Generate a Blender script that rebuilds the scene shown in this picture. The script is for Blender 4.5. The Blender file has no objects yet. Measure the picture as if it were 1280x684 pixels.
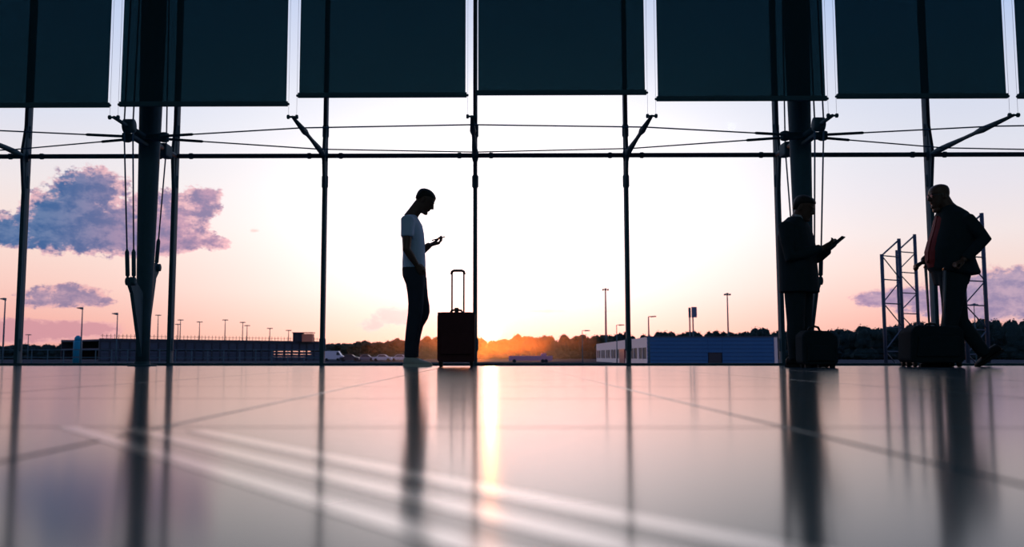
import bpy, bmesh, math, random
from mathutils import Vector, Matrix
random.seed(7)
S = bpy.context.scene
C = S.collection
PI = math.pi

# ------------------------------------------------------------------ camera
FPX, CX, CY = 1140.0, 605.0, 342.0          # focal length / principal point in 1280x684 pixels
PITCH = math.atan((446.0 - CY) / FPX)
YAW = math.radians(0.55)
CAMZ = 0.10
cd = bpy.data.cameras.new('camera'); cam = bpy.data.objects.new('camera', cd); C.objects.link(cam)
cd.sensor_fit = 'HORIZONTAL'; cd.sensor_width = 36; cd.lens = 36 * FPX / 1280
cd.shift_x = (640 - CX) / 1280
cd.clip_start = 0.02; cd.clip_end = 6000
cd.dof.use_dof = True; cd.dof.focus_distance = 9.4; cd.dof.aperture_fstop = 3.2
cam.location = (0, 0, CAMZ); cam.rotation_euler = (PI / 2 + PITCH, 0, YAW)
S.camera = cam
RM = cam.rotation_euler.to_matrix()

def ray(px, py):
    return RM @ Vector(((px - CX) / FPX, -(py - CY) / FPX, -1.0))
def at(px, py, Y):                            # point of the place seen at a photo pixel, on the plane y = Y
    d = ray(px, py); return Vector((0, 0, CAMZ)) + d * (Y / d.y)
def on_floor(px, py, z=0.0):
    d = ray(px, py); return Vector((0, 0, CAMZ)) + d * ((z - CAMZ) / d.z)
def azel(px, py):
    d = ray(px, py).normalized(); return math.degrees(math.atan2(d.x, d.y)), math.degrees(math.asin(d.z))

# ------------------------------------------------------------------ colour helpers
def lin(c):
    return tuple((v / 255 / 12.92) if v / 255 <= 0.04045 else ((v / 255 + 0.055) / 1.055) ** 2.4 for v in c)

# ------------------------------------------------------------------ world
W = bpy.data.worlds.new('sunset_sky'); S.world = W; W.use_nodes = True
nt = W.node_tree; nt.nodes.clear()
class X:                                       # tiny expression wrapper around math nodes
    def __init__(s, sock): s.s = sock
    def _m(a, op, *bs, clamp=False):
        n = nt.nodes.new('ShaderNodeMath'); n.operation = op; n.use_clamp = clamp
        for i, v in enumerate((a,) + bs):
            if isinstance(v, X): nt.links.new(v.s, n.inputs[i])
            else: n.inputs[i].default_value = v
        return X(n.outputs[0])
    def __add__(a, b): return a._m('ADD', b)
    def __sub__(a, b): return a._m('SUBTRACT', b)
    def __mul__(a, b): return a._m('MULTIPLY', b)
    def __truediv__(a, b): return a._m('DIVIDE', b)
    def exp(a): return a._m('EXPONENT')
    def max(a, b): return a._m('MAXIMUM', b)
    def clamp(a): return a._m('ADD', 0.0, clamp=True)
    def step(a, lo, hi):                       # smoothstep
        n = nt.nodes.new('ShaderNodeMapRange'); n.interpolation_type = 'SMOOTHSTEP'
        nt.links.new(a.s, n.inputs[0]); n.inputs[1].default_value = lo; n.inputs[2].default_value = hi
        return X(n.outputs[0])
def mixc(f, a, b, mode='MIX'):
    n = nt.nodes.new('ShaderNodeMix'); n.data_type = 'RGBA'; n.blend_type = mode; n.clamp_result = False
    for i, v in ((0, f), (6, a), (7, b)):
        if isinstance(v, X): nt.links.new(v.s, n.inputs[i])
        elif isinstance(v, (int, float)): n.inputs[i].default_value = v
        else: n.inputs[i].default_value = (*v, 1)
    return X(n.outputs[2])
def ramp(f, stops):
    n = nt.nodes.new('ShaderNodeValToRGB'); nt.links.new(f.s, n.inputs[0]); e = n.color_ramp.elements
    while len(e) > 1: e.remove(e[-1])
    for i, (p, c) in enumerate(stops):
        el = e[0] if i == 0 else e.new(p)
        el.position = p; el.color = (*lin(c), 1)
    return X(n.outputs[0])
tc = nt.nodes.new('ShaderNodeTexCoord')
nrm = nt.nodes.new('ShaderNodeVectorMath'); nrm.operation = 'NORMALIZE'; nt.links.new(tc.outputs['Generated'], nrm.inputs[0])
sp = nt.nodes.new('ShaderNodeSeparateXYZ'); nt.links.new(nrm.outputs[0], sp.inputs[0])
dx, dy, dz = X(sp.outputs[0]), X(sp.outputs[1]), X(sp.outputs[2])
AZ = dx._m('ARCTAN2', dy) * (180 / PI)
EL = dz._m('ARCSINE') * (180 / PI)
aaz = AZ._m('ABSOLUTE')
ef = (EL / 90.0).clamp()
def st(l): return [(e / 90, c) for e, c in l]
mid = ramp(ef, st([(0, (255, 206, 170)), (1.6, (255, 222, 200)), (4, (255, 243, 232)), (8, (255, 253, 250)), (12, (252, 250, 252)), (16, (238, 240, 249)), (22, (205, 216, 242)), (40, (140, 165, 215)), (90, (70, 95, 150))]))
lef = ramp(ef, st([(0, (240, 166, 156)), (2, (248, 184, 172)), (4, (253, 208, 196)), (7, (253, 228, 218)), (10, (244, 234, 234)), (14, (224, 228, 242)), (22, (185, 205, 242)), (40, (120, 150, 205)), (90, (70, 95, 150))]))
rig = ramp(ef, st([(0, (238, 156, 144)), (1.5, (246, 180, 168)), (3, (250, 202, 190)), (5, (250, 224, 215)), (7, (246, 233, 231)), (9.5, (236, 231, 238)), (12, (227, 229, 240)), (16, (212, 220, 240)), (22, (160, 194, 242)), (40, (115, 148, 205)), (90, (70, 95, 150))]))
side = mixc((AZ._m('GREATER_THAN', 0.0)), lef, rig)
sky = mixc(aaz.step(5.0, 29.0), mid, side)
# ---- clouds
comb = nt.nodes.new('ShaderNodeCombineXYZ'); nt.links.new((AZ * 0.55).s, comb.inputs[0]); nt.links.new((EL * 0.8).s, comb.inputs[1])
def noise(scale, detail, rough, off=0.0):
    n = nt.nodes.new('ShaderNodeTexNoise'); n.inputs['Scale'].default_value = scale; n.inputs['Detail'].default_value = detail
    n.inputs['Roughness'].default_value = rough
    v = nt.nodes.new('ShaderNodeVectorMath'); v.operation = 'ADD'; v.inputs[1].default_value = (off, off * .7, off * 1.3)
    nt.links.new(comb.outputs[0], v.inputs[0]); nt.links.new(v.outputs[0], n.inputs['Vector'])
    return X(n.outputs['Fac'])
nz = noise(1.5, 10, 0.7); nz2 = noise(1.5, 9, 0.7, 11.3)
def field(blobs):
    tot = None
    for (bx, by, rx, ry, w) in blobs:
        a0, e0 = azel(bx, by)
        k = 180 / PI / FPX
        g = (((AZ - a0) / (rx * k))._m('POWER', 2.0) + ((EL - e0) / (ry * k))._m('POWER', 2.0)) * -1.0
        g = g.exp() * w
        tot = g if tot is None else tot + g
    return tot
def cloud(base, blobs, lo, hi, edge, core, amt=1.0, namp=1.7, corelo=.45, corehi=.95):
    f = field(blobs)
    d = f + (nz - 0.5) * (namp * 1.5) * f._m('MINIMUM', 1.0)._m('POWER', 0.35)
    col = mixc((d + (nz2 - .5) * 2.6).step(corelo, corehi), edge, core)
    return mixc(d.step(lo, hi) * amt, base, col)
# low mauve band on the left, pink puff in the middle, thin streaks
sky = cloud(sky, [(30, 415, 70, 14, .9), (110, 412, 45, 11, .9), (-80, 412, 80, 16, 1)], .38, .62, lin((240, 180, 180)), lin((208, 150, 162)), .85, .9)
sky = cloud(sky, [(485, 392, 24, 11, 1), (462, 408, 22, 9, .9), (508, 400, 20, 11, .8)], .4, .75, lin((252, 214, 208)), lin((240, 192, 192)), .75, 1.3)
sky = cloud(sky, [(680, 389, 34, 3.2, .9), (318, 288, 10, 4, .8), (760, 389, 30, 2, .6), (620, 391, 16, 2.4, .6)], .4, .8, lin((248, 214, 205)), lin((235, 195, 188)), .8, .8)
sky = cloud(sky, [(85, 366, 44, 14, 1), (48, 377, 30, 9, .8), (125, 377, 24, 8, .7)], .42, .68, lin((240, 184, 184)), mixc(nz.step(.38, .62), lin((186, 154, 176)), lin((134, 124, 160))), .92, 1.5)
bluecore = mixc(AZ.step(-27.0, -19.0), mixc(nz.step(.38, .62), lin((96, 124, 168)), lin((46, 96, 152))), mixc(nz.step(.38, .62), lin((190, 150, 176)), lin((128, 120, 160))))
sky = cloud(sky, [(100, 262, 52, 40, 1.15), (115, 228, 30, 18, .8), (60, 285, 40, 26, .9), (150, 295, 48, 22, .9), (-5, 290, 28, 15, 1.0),
                  (-90, 290, 60, 22, 1.0), (225, 265, 46, 30, .95), (190, 300, 45, 22, .8), (262, 245, 20, 14, .7), (245, 300, 34, 12, .6), (280, 306, 14, 8, .5)],
            .42, .62, lin((240, 190, 196)), bluecore, .97, 1.45, .35, 1.0)
sky = cloud(sky, [(1275, 365, 60, 26, 1.1), (1200, 372, 55, 18, .9), (1130, 372, 45, 11, .85), (1085, 374, 26, 8, .8), (1380, 370, 100, 34, 1.1), (1180, 392, 70, 8, .5)],
            .40, .66, lin((236, 190, 192)), mixc(nz.step(.36, .64), lin((190, 164, 188)), lin((138, 130, 170))), .92, 1.7)
# ---- the rest of the dome dims away from the sun; sun disc and its aureole
dim = aaz.step(38.0, 150.0)
sky = mixc(dim, sky, mixc(1.0, sky, (.42, .47, .58), 'MULTIPLY'))
SUND = ray(613, 413).normalized()
dot = nt.nodes.new('ShaderNodeVectorMath'); dot.operation = 'DOT_PRODUCT'; nt.links.new(nrm.outputs[0], dot.inputs[0]); dot.inputs[1].default_value = SUND
ang = X(dot.outputs['Value'])._m('MINIMUM', 1.0)._m('ARCCOSINE') * (180 / PI)
def add(base, f, c):
    n = mixc(f, (0, 0, 0), c); return mixc(1.0, base, n, 'ADD')
glow = ((AZ - azel(640, 413)[0])._m('POWER', 2.0) * (-1 / 110.0) + (EL - 9.0)._m('POWER', 2.0) * (-1 / 34.0)).exp()
sky = add(sky, glow, (.9, .8, .8))
low = ((AZ - azel(650, 413)[0])._m('POWER', 2.0) * (-1 / 170.0) + EL._m('POWER', 2.0) * (-1 / 40.0)).exp()
sky = add(sky, low, (1.1, .06, .04))
sky = add(sky, (ang * (-1 / 6.0)).exp(), (.34, .15, .07))
sky = add(sky, (ang * (-1 / 1.3)).exp(), (.9, .55, .25))
sky = add(sky, X(ang.step(.75, .35).s), (3.2, 2.9, 2.7))
bg = nt.nodes.new('ShaderNodeBackground'); nt.links.new(sky.s, bg.inputs[0]); bg.inputs[1].default_value = 1.0
wo = nt.nodes.new('ShaderNodeOutputWorld'); nt.links.new(bg.outputs[0], wo.inputs[0])

# ------------------------------------------------------------------ sun
sd = bpy.data.lights.new('sun', 'SUN'); sd.energy = 0.2; sd.angle = math.radians(0.6); sd.color = (1.0, .25, .03)
sun = bpy.data.objects.new('sun', sd); C.objects.link(sun)
sun.rotation_euler = (-SUND).to_track_quat('-Z', 'Y').to_euler()

S.view_settings.view_transform = 'Standard'; S.view_settings.look = 'None'
S.view_settings.exposure = 0.0; S.view_settings.gamma = 1.0; S.view_settings.use_curve_mapping = False
S.cycles.use_denoising = True; S.cycles.volume_step_rate = 0.4
S.cycles.max_bounces = 8; S.cycles.diffuse_bounces = 4; S.cycles.volume_bounces = 0; S.cycles.transparent_max_bounces = 24; S.cycles.caustics_refractive = False

# ------------------------------------------------------------------ materials
M = {}
def mat(name, col, rough=.6, metal=0.0, spec=.5, var=0.0, vscale=20.0, bump=0.0, bscale=60.0, alpha_col=None, transl=None, ior=1.5):
    m = bpy.data.materials.new(name); m.use_nodes = True; t = m.node_tree; p = t.nodes['Principled BSDF']
    c = lin(col); p.inputs['Base Color'].default_value = (*c, 1)
    p.inputs['Roughness'].default_value = rough; p.inputs['Metallic'].default_value = metal
    p.inputs['Specular IOR Level'].default_value = spec; p.inputs['IOR'].default_value = ior
    tcn = t.nodes.new('ShaderNodeTexCoord')
    n = t.nodes.new('ShaderNodeTexNoise'); n.inputs['Scale'].default_value = vscale; n.inputs['Detail'].default_value = 5
    t.links.new(tcn.outputs['Object'], n.inputs['Vector'])
    r = t.nodes.new('ShaderNodeValToRGB'); t.links.new(n.outputs['Fac'], r.inputs[0])
    v = max(var, .04)
    r.color_ramp.elements[0].position = .3; r.color_ramp.elements[1].position = .7
    r.color_ramp.elements[0].color = (*[x * (1 - v) for x in c], 1); r.color_ramp.elements[1].color = (*[min(1, x * (1 + v)) for x in c], 1)
    t.links.new(r.outputs[0], p.inputs['Base Color'])
    if bump:
        n2 = t.nodes.new('ShaderNodeTexNoise'); n2.inputs['Scale'].default_value = bscale; n2.inputs['Detail'].default_value = 3
        t.links.new(tcn.outputs['Object'], n2.inputs['Vector'])
        b = t.nodes.new('ShaderNodeBump'); b.inputs['Strength'].default_value = bump; b.inputs['Distance'].default_value = .01
        t.links.new(n2.outputs['Fac'], b.inputs['Height']); t.links.new(b.outputs[0], p.inputs['Normal'])
    M[name] = m; return m
mat('steel', (66, 98, 112), .7, 0, .15)
mat('steel_light', (120, 130, 145), .4, .6)
mat('cable', (70, 108, 150), .5, .0, .3)
mat('wire', (190, 196, 215), .4, .2)
mat('tile', (40, 72, 90), .135, 0, .11, .07, 3.0, ior=1.5)
mat('grout', (46, 48, 52), .7)
mat('pale_stripe', (205, 200, 200), .15, .45)  # pale, partly metallic finish of the floor stripes
mat('wall', (150, 196, 208), .8, bump=.1)
mat('ceiling', (150, 192, 204), .85)
mat('skin', (98, 70, 58), .5, bump=.05, bscale=200)
mat('hair', (22, 18, 18), .6, bump=.4, bscale=300)
mat('tee', (200, 222, 255), .9, 0, .1, bump=.12, bscale=90)
mat('denim', (62, 66, 80), .9, 0, .1, bump=.2, bscale=120)
mat('canvas_shoe', (200, 198, 196), .7)
mat('sole', (226, 222, 216), .6)
mat('suit', (44, 58, 66), .9, 0, .1, bump=.1, bscale=150)
mat('suit_dark', (38, 50, 58), .9, 0, .1, bump=.1, bscale=150)
mat('black_leather', (34, 38, 42), .7, 0, .15)
mat('red_shirt', (136, 24, 34), .7)
mat('white_shirt', (150, 156, 168), .7)
mat('black_plastic', (18, 20, 24), .4)
mat('luggage', (40, 52, 60), .9, 0, .05, bump=.15, bscale=200)
mat('luggage_red', (88, 52, 56), .8, 0, .1, bump=.15, bscale=200)
mat('chrome', (96, 108, 120), .55, .3)
mat('rubber', (20, 20, 22), .8)
mat('asphalt', (72, 72, 76), 1.0, 0, 0.0, var=.15, vscale=.4)
mat('grass', (50, 58, 44), 1.0, var=.25, vscale=.2)
mat('bark', (48, 38, 32), .9)
mat('leaf', (46, 50, 30), .8, var=.35, vscale=.5)
mat('leaf_dark', (30, 50, 52), .9, 0, .1, var=.3, vscale=.5)
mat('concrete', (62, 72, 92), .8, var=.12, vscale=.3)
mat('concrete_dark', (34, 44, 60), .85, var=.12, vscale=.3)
mat('screen_slat', (40, 58, 82), .7)
mat('blue_panel', (54, 104, 152), .7, 0, .2, var=.06)
mat('white_render', (236, 214, 212), .8)
mat('door_dark', (32, 38, 54), .5)
mat('pale_blue', (176, 190, 222), .55)
mat('pale_pink', (214, 150, 170), .6)
mat('car_white', (205, 205, 220), .35)
mat('car_grey', (110, 112, 135), .35)
mat('car_dark', (50, 52, 72), .35)
mat('car_red', (150, 70, 80), .35)
mat('teal', (20, 130, 165), .6, 0, .2)
mat('sign_blue', (72, 98, 132), .5)
mat('cone_orange', (232, 96, 40), .6)
mat('orange_hut', (226, 140, 110), .7)
mat('lamp_glass', (170, 170, 170), .3)
mat('phone_screen', (30, 36, 46), .15)

def glass_mat(name, tint, gloss):
    m = bpy.data.materials.new(name); m.use_nodes = True; t = m.node_tree; t.nodes.clear()
    o = t.nodes.new('ShaderNodeOutputMaterial'); mx = t.nodes.new('ShaderNodeMixShader'); tr = t.nodes.new('ShaderNodeBsdfTransparent')
    gl = t.nodes.new('ShaderNodeBsdfGlossy'); fr = t.nodes.new('ShaderNodeFresnel'); fr.inputs[0].default_value = 1.45
    mm = t.nodes.new('ShaderNodeMath'); mm.operation = 'MULTIPLY'; mm.inputs[1].default_value = gloss
    tr.inputs[0].default_value = (*tint, 1); gl.inputs['Roughness'].default_value = .02
    t.links.new(fr.outputs[0], mm.inputs[0]); t.links.new(mm.outputs[0], mx.inputs[0])
    t.links.new(tr.outputs[0], mx.inputs[1]); t.links.new(gl.outputs[0], mx.inputs[2]); t.links.new(mx.outputs[0], o.inputs[0])
    M[name] = m
glass_mat('glass', (.995, .995, 1.0), .2)
def blind_mat():
    m = bpy.data.materials.new('blind'); m.use_nodes = True; t = m.node_tree; t.nodes.clear()
    o = t.nodes.new('ShaderNodeOutputMaterial')
    tr = t.nodes.new('ShaderNodeBsdfTransparent'); df = t.nodes.new('ShaderNodeBsdfDiffuse'); tl = t.nodes.new('ShaderNodeBsdfTranslucent')
    tcn = t.nodes.new('ShaderNodeTexCoord'); wv = t.nodes.new('ShaderNodeTexNoise'); wv.inputs['Scale'].default_value = 3
    mp = t.nodes.new('ShaderNodeMapping'); mp.inputs['Scale'].default_value = (1, 1, 30)
    t.links.new(tcn.outputs['Object'], mp.inputs[0]); t.links.new(mp.outputs[0], wv.inputs['Vector'])
    rp = t.nodes.new('ShaderNodeValToRGB'); t.links.new(wv.outputs['Fac'], rp.inputs[0])
    rp.color_ramp.elements[0].position = .3; rp.color_ramp.elements[1].position = .7
    rp.color_ramp.elements[0].color = (.0028, .0105, .0155, 1); rp.color_ramp.elements[1].color = (.0036, .0130, .0190, 1)
    t.links.new(rp.outputs[0], tr.inputs[0])
    df.inputs[0].default_value = (.012, .03, .04, 1); tl.inputs[0].default_value = (.0010, .0046, .0066, 1)
    a1 = t.nodes.new('ShaderNodeAddShader'); a2 = t.nodes.new('ShaderNodeAddShader')
    t.links.new(tr.outputs[0], a1.inputs[0]); t.links.new(df.outputs[0], a1.inputs[1]); t.links.new(a1.outputs[0], a2.inputs[0]); t.links.new(tl.outputs[0], a2.inputs[1])
    t.links.new(a2.outputs[0], o.inputs[0]); M['blind'] = m
blind_mat()

# ------------------------------------------------------------------ mesh helpers
def V(*a): return Vector(a)
def box(bm, lo, hi):
    vs = [bm.verts.new((x, y, z)) for x in (lo[0], hi[0]) for y in (lo[1], hi[1]) for z in (lo[2], hi[2])]
    for f in ((0, 1, 3, 2), (4, 6, 7, 5), (0, 4, 5, 1), (2, 3, 7, 6), (0, 2, 6, 4), (1, 5, 7, 3)):
        bm.faces.new([vs[i] for i in f])
def loft(bm, rings, cap=True):
    vr = [[bm.verts.new(p) for p in r] for r in rings]; n = len(vr[0])
    for a, b in zip(vr, vr[1:]):
        for i in range(n): bm.faces.new((a[i], a[(i + 1) % n], b[(i + 1) % n], b[i]))
    if cap:
        bm.faces.new(vr[0][::-1]); bm.faces.new(vr[-1])
def frame(d):
    d = d.normalized(); u = d.cross(V(0, 0, 1)) if abs(d.z) < .95 else d.cross(V(1, 0, 0))
    u.normalize(); return u, d.cross(u).normalized()
def tube(bm, pts, rad, n=8):
    pts = [Vector(p) for p in pts]
    if not isinstance(rad, (list, tuple)): rad = [rad] * len(pts)
    rings = []; pu = None
    for i, p in enumerate(pts):
        d = (pts[min(i + 1, len(pts) - 1)] - pts[max(i - 1, 0)]).normalized()
        u, v = frame(d)
        if pu is not None:
            u = (pu - d * pu.dot(d)); u = u.normalized() if u.length > 1e-4 else frame(d)[0]; v = d.cross(u).normalized()
        pu = u
        rings.append([p + (u * math.cos(2 * PI * k / n) + v * math.sin(2 * PI * k / n)) * rad[i] for k in range(n)])
    loft(bm, rings)
def lathe(bm, base, prof, n=16, axis='z'):
    base = Vector(base); rings = []
    for h, r in prof:
        ring = []
        for k in range(n):
            c, s = math.cos(2 * PI * k / n) * r, math.sin(2 * PI * k / n) * r
            ring.append(base + (V(c, s, h) if axis == 'z' else V(c, h, s) if axis == 'y' else V(h, c, s)))
        rings.append(ring)
    loft(bm, rings)
def ell(bm, c, r, rot=None, n=14, m=10):
    c = Vector(c); rings = []
    for j in range(m + 1):
        t = -PI / 2 + PI * (j + .02 * (1 if j == 0 else -1 if j == m else 0)) / m
        ring = []
        for k in range(n):
            p = V(r[0] * math.cos(t) * math.cos(2 * PI * k / n), r[1] * math.cos(t) * math.sin(2 * PI * k / n), r[2] * math.sin(t))
            ring.append(c + (rot @ p if rot else p))
        rings.append(ring)
    loft(bm, rings)
def prism(bm, poly, axis, a, b):               # poly of 2D points extruded along axis from a to b
    def mk(p, t): return V(t, p[0], p[1]) if axis == 'x' else V(p[0], t, p[1]) if axis == 'y' else V(p[0], p[1], t)
    loft(bm, [[mk(p, a) for p in poly], [mk(p, b) for p in poly]])
ORI = {}
def obj(name, bm, m, parent=None, smooth=False, bevel=0.0):
    """link one mesh object; vertices are given in the parent's root frame (or in the world when top level)"""
    if isinstance(bm, bmesh.types.BMesh):
        bmesh.ops.recalc_face_normals(bm, faces=bm.faces)
        if smooth:
            for f in bm.faces: f.smooth = True
        me = bpy.data.meshes.new(name); bm.to_mesh(me); bm.free()
    else: me = bm
    if m is not None and not me.materials: me.materials.append(M[m] if isinstance(m, str) else m)
    o = bpy.data.objects.new(name, me); C.objects.link(o)
    if parent is not None: o.parent = parent
    if bevel:
        b = o.modifiers.new('bevel', 'BEVEL'); b.width = bevel; b.segments = 2; b.limit_method = 'ANGLE'
    return o
def NB(): return bmesh.new()
def bx(lo, hi):
    b = NB(); box(b, lo, hi); return b
def tb(pts, rad, n=8):
    b = NB(); tube(b, pts, rad, n); return b
def tag(o, label=None, cat=None, group=None, kind=None):
    if label: o['label'] = label
    if cat: o['category'] = cat
    if group: o['group'] = group
    if kind: o['kind'] = kind
    return o
def thing(name, label, cat, loc=(0, 0, 0), rz=0.0, group=None, kind=None):
    o = bpy.data.objects.new(name, None); C.objects.link(o); o.empty_display_size = .1
    o.location = loc; o.rotation_euler = (0, 0, rz)
    return tag(o, label, cat, group, kind)

FILL_W = 23.0
# ================================================================== THE HALL
DG = 10.5                                      # distance of the glass
PITCHX = 1.757; X0 = -0.203
def mx(k): return X0 + PITCHX * k
XL, XR = mx(-6) - .35, mx(6) + .35
YB, HC = -8.0, 7.0
ZT = at(592, 194.5, DG - .02).z                # transom height
# ---- floor: slab with every tile a piece of its own
TP = 0.885; GAP = .007
fl = obj('floor', bx((XL, YB, -.9), (XR, DG + .16, -.004)), 'grout'); tag(fl, 'polished grey stone tile floor of the terminal hall', 'floor', kind='structure')
tile_me = {}
xs0, ys0 = -.47, 1.31
rest = NB()
ny0 = math.floor((YB - ys0) / TP); ny1 = math.ceil((DG - ys0) / TP)
nx0 = math.floor((XL - xs0) / TP); nx1 = math.ceil((XR - xs0) / TP)
def tile_box(bm, x0, y0, x1, y1):
    g = GAP / 2; b = .0015
    lo = [(x0 + g, y0 + g), (x1 - g, y0 + g), (x1 - g, y1 - g), (x0 + g, y1 - g)]
    hi = [(x0 + g + b, y0 + g + b), (x1 - g - b, y0 + g + b), (x1 - g - b, y1 - g - b), (x0 + g + b, y1 - g - b)]
    loft(bm, [[V(x, y, -.02) for x, y in lo], [V(x, y, -b) for x, y in lo], [V(x, y, 0) for x, y in hi]])
for j in range(ny0, ny1):
    for i in range(nx0, nx1):
        x0, y0 = xs0 + i * TP, ys0 + j * TP
        x1, y1 = min(x0 + TP, XR), min(y0 + TP, DG - .06)
        x0, y0 = max(x0, XL), max(y0, YB)
        if x1 - x0 < .02 or y1 - y0 < .02: continue
        if y1 > -.1 and abs((x0 + x1) / 2) < .75 * max(y1, .6) + .5:
            key = (round(x1 - x0, 3), round(y1 - y0, 3))
            if key not in tile_me:
                b = NB(); tile_box(b, 0, 0, x1 - x0, y1 - y0)
                o = obj('tile', b, 'tile', fl); tile_me[key] = o.data
            else: o = obj('tile', tile_me[key], None, fl)
            o.location = (x0, y0, 0)
        else: tile_box(rest, x0, y0, x1, y1)
r = obj('tile_field', rest, 'tile', fl); r['kind'] = 'stuff'
# pale parallel stripes crossing the near floor
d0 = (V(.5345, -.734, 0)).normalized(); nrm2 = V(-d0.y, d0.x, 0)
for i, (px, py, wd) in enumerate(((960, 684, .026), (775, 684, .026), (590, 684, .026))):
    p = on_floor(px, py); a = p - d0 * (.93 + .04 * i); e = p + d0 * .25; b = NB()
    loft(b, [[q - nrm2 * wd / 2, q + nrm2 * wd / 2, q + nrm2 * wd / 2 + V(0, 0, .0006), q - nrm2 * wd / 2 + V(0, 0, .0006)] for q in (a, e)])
    obj('floor_stripe', b, 'pale_stripe', fl)
# ---- shell
def struct(name, bm, m, label, cat):
    return tag(obj(name, bm, m), label, cat, kind='structure')
struct('wall_left', bx((XL - .3, YB, -.9), (XL, DG + .1, HC)), 'wall', 'dark painted side wall left of the window front', 'wall')
struct('wall_right', bx((XR, YB, -.9), (XR + .3, DG + .1, HC)), 'wall', 'dark painted side wall right of the window front', 'wall')
struct('wall_back', bx((XL - .3, YB - .3, -.9), (XR + .3, YB, HC)), 'wall', 'dark painted rear wall of the hall', 'wall')
struct('ceiling', bx((XL - .3, YB - .3, HC), (XR + .3, DG + .2, HC + .3)), 'ceiling', 'dark ceiling above the blinds', 'ceiling')
# ---- added fill lamps, unseen behind the camera, to lift the dark interior
for i, (lx, ly) in enumerate(((-7.2, -5.6), (-2.4, -5.6), (2.4, -5.6), (7.2, -5.6), (-7.2, -2.2), (-2.4, -2.2), (2.4, -2.2), (7.2, -2.2))):
    t = thing('fill_lamp', 'added square fill panel behind the viewer, ' + ('rear' if i < 4 else 'front') + ' row, ' + ('first', 'second', 'third', 'fourth')[i % 4] + ' from left', 'lamp', (lx, ly, HC), group='added fill lamps above the hall')
    for a, b_ in (((-.64, -.64), (.64, -.6)), ((-.64, .6), (.64, .64)), ((-.64, -.6), (-.6, .6)), ((.6, -.6), (.64, .6))): obj('frame_bar', bx((*a, -.1), (*b_, 0)), 'steel_light', t)
    obj('backing', bx((-.6, -.6, -.04), (.6, .6, 0)), 'white_render', t)
    ld = bpy.data.lights.new('fill_light', 'AREA'); ld.shape = 'SQUARE'; ld.size = 1.15; ld.energy = FILL_W; ld.color = (.72, .92, 1.0)
    lo_ = bpy.data.objects.new('fill_light', ld); C.objects.link(lo_); lo_.parent = t; lo_.location = (0, 0, -.06)
# ---- glazed front
wf = thing('window_1', 'tall glazed window front with slender dark steel mullions', 'window', (0, DG, 0), kind='structure')
obj('sill', bx((XL, -.07, 0), (XR, .12, .026)), 'steel', wf)
obj('head_rail', bx((XL, -.06, HC - .12), (XR, .06, HC)), 'steel', wf)
mm = NB(); prism(mm, [(-.021, -.05), (.021, -.05), (.025, 0), (.021, .06), (-.021, .06), (-.025, 0)], 'z', .02, HC - .1); mull = None
cm = NB()
for zc, hh in ((.0, .06),):
    lathe(cm, (0, 0, 0), [(-.075, .03), (-.06, .038), (.06, .038), (.075, .03)], 14)
col_me = None; gus = None
for k in range(-6, 7):
    if mull is None: o = obj('mullion', mm, 'steel', wf); mull = o.data
    else: o = obj('mullion', mull, None, wf)
    o.location = (mx(k), 0, 0); mo = o
    if gus is None:
        b = NB(); prism(b, [(-.03, ZT - .5), (-.055, ZT - .45), (-.12, ZT - .06), (-.12, ZT + .05), (-.055, ZT + .36), (-.03, ZT + .4)], 'x', -.016, .016); o = obj('gusset', b, 'steel', mo); gus = o.data
    else: obj('gusset', gus, None, mo)
    for zc in (at(592, 431, DG).z, at(592, 227, DG).z, at(592, 164, DG).z):
        if col_me is None: o = obj('collar', cm, 'steel', mo); col_me = o.data
        else: o = obj('collar', col_me, None, mo)
        o.location = (0, 0, zc)
tr_me = None; pane = {}
for k in range(-6, 6):
    for zt in (ZT, ZT + 2.45):
        if tr_me is None:
            b = NB(); tube(b, [(.03, 0, 0), (.16, 0, 0), (.17, 0, 0), (.20, 0, 0), (.21, 0, 0), (PITCHX - .21, 0, 0), (PITCHX - .2, 0, 0), (PITCHX - .17, 0, 0), (PITCHX - .16, 0, 0), (PITCHX - .03, 0, 0)],
                           [.028, .028, .036, .036, .028, .028, .036, .036, .028, .028], 12)
            o = obj('transom', b, 'steel', wf, True); tr_me = o.data
        else: o = obj('transom', tr_me, None, wf)
        o.location = (mx(k), -.02, zt)
    for z0, z1 in ((.026, ZT), (ZT, ZT + 2.45), (ZT + 2.45, HC - .12)):
        key = round(z1 - z0, 3)
        if key not in pane:
            o = obj('glass_pane', bx((.004, .062, 0), (PITCHX - .004, .074, z1 - z0 - .006)), 'glass', wf); pane[key] = o.data
        else: o = obj('glass_pane', pane[key], None, wf)
        o.location = (mx(k), 0, z0 + .003)

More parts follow.
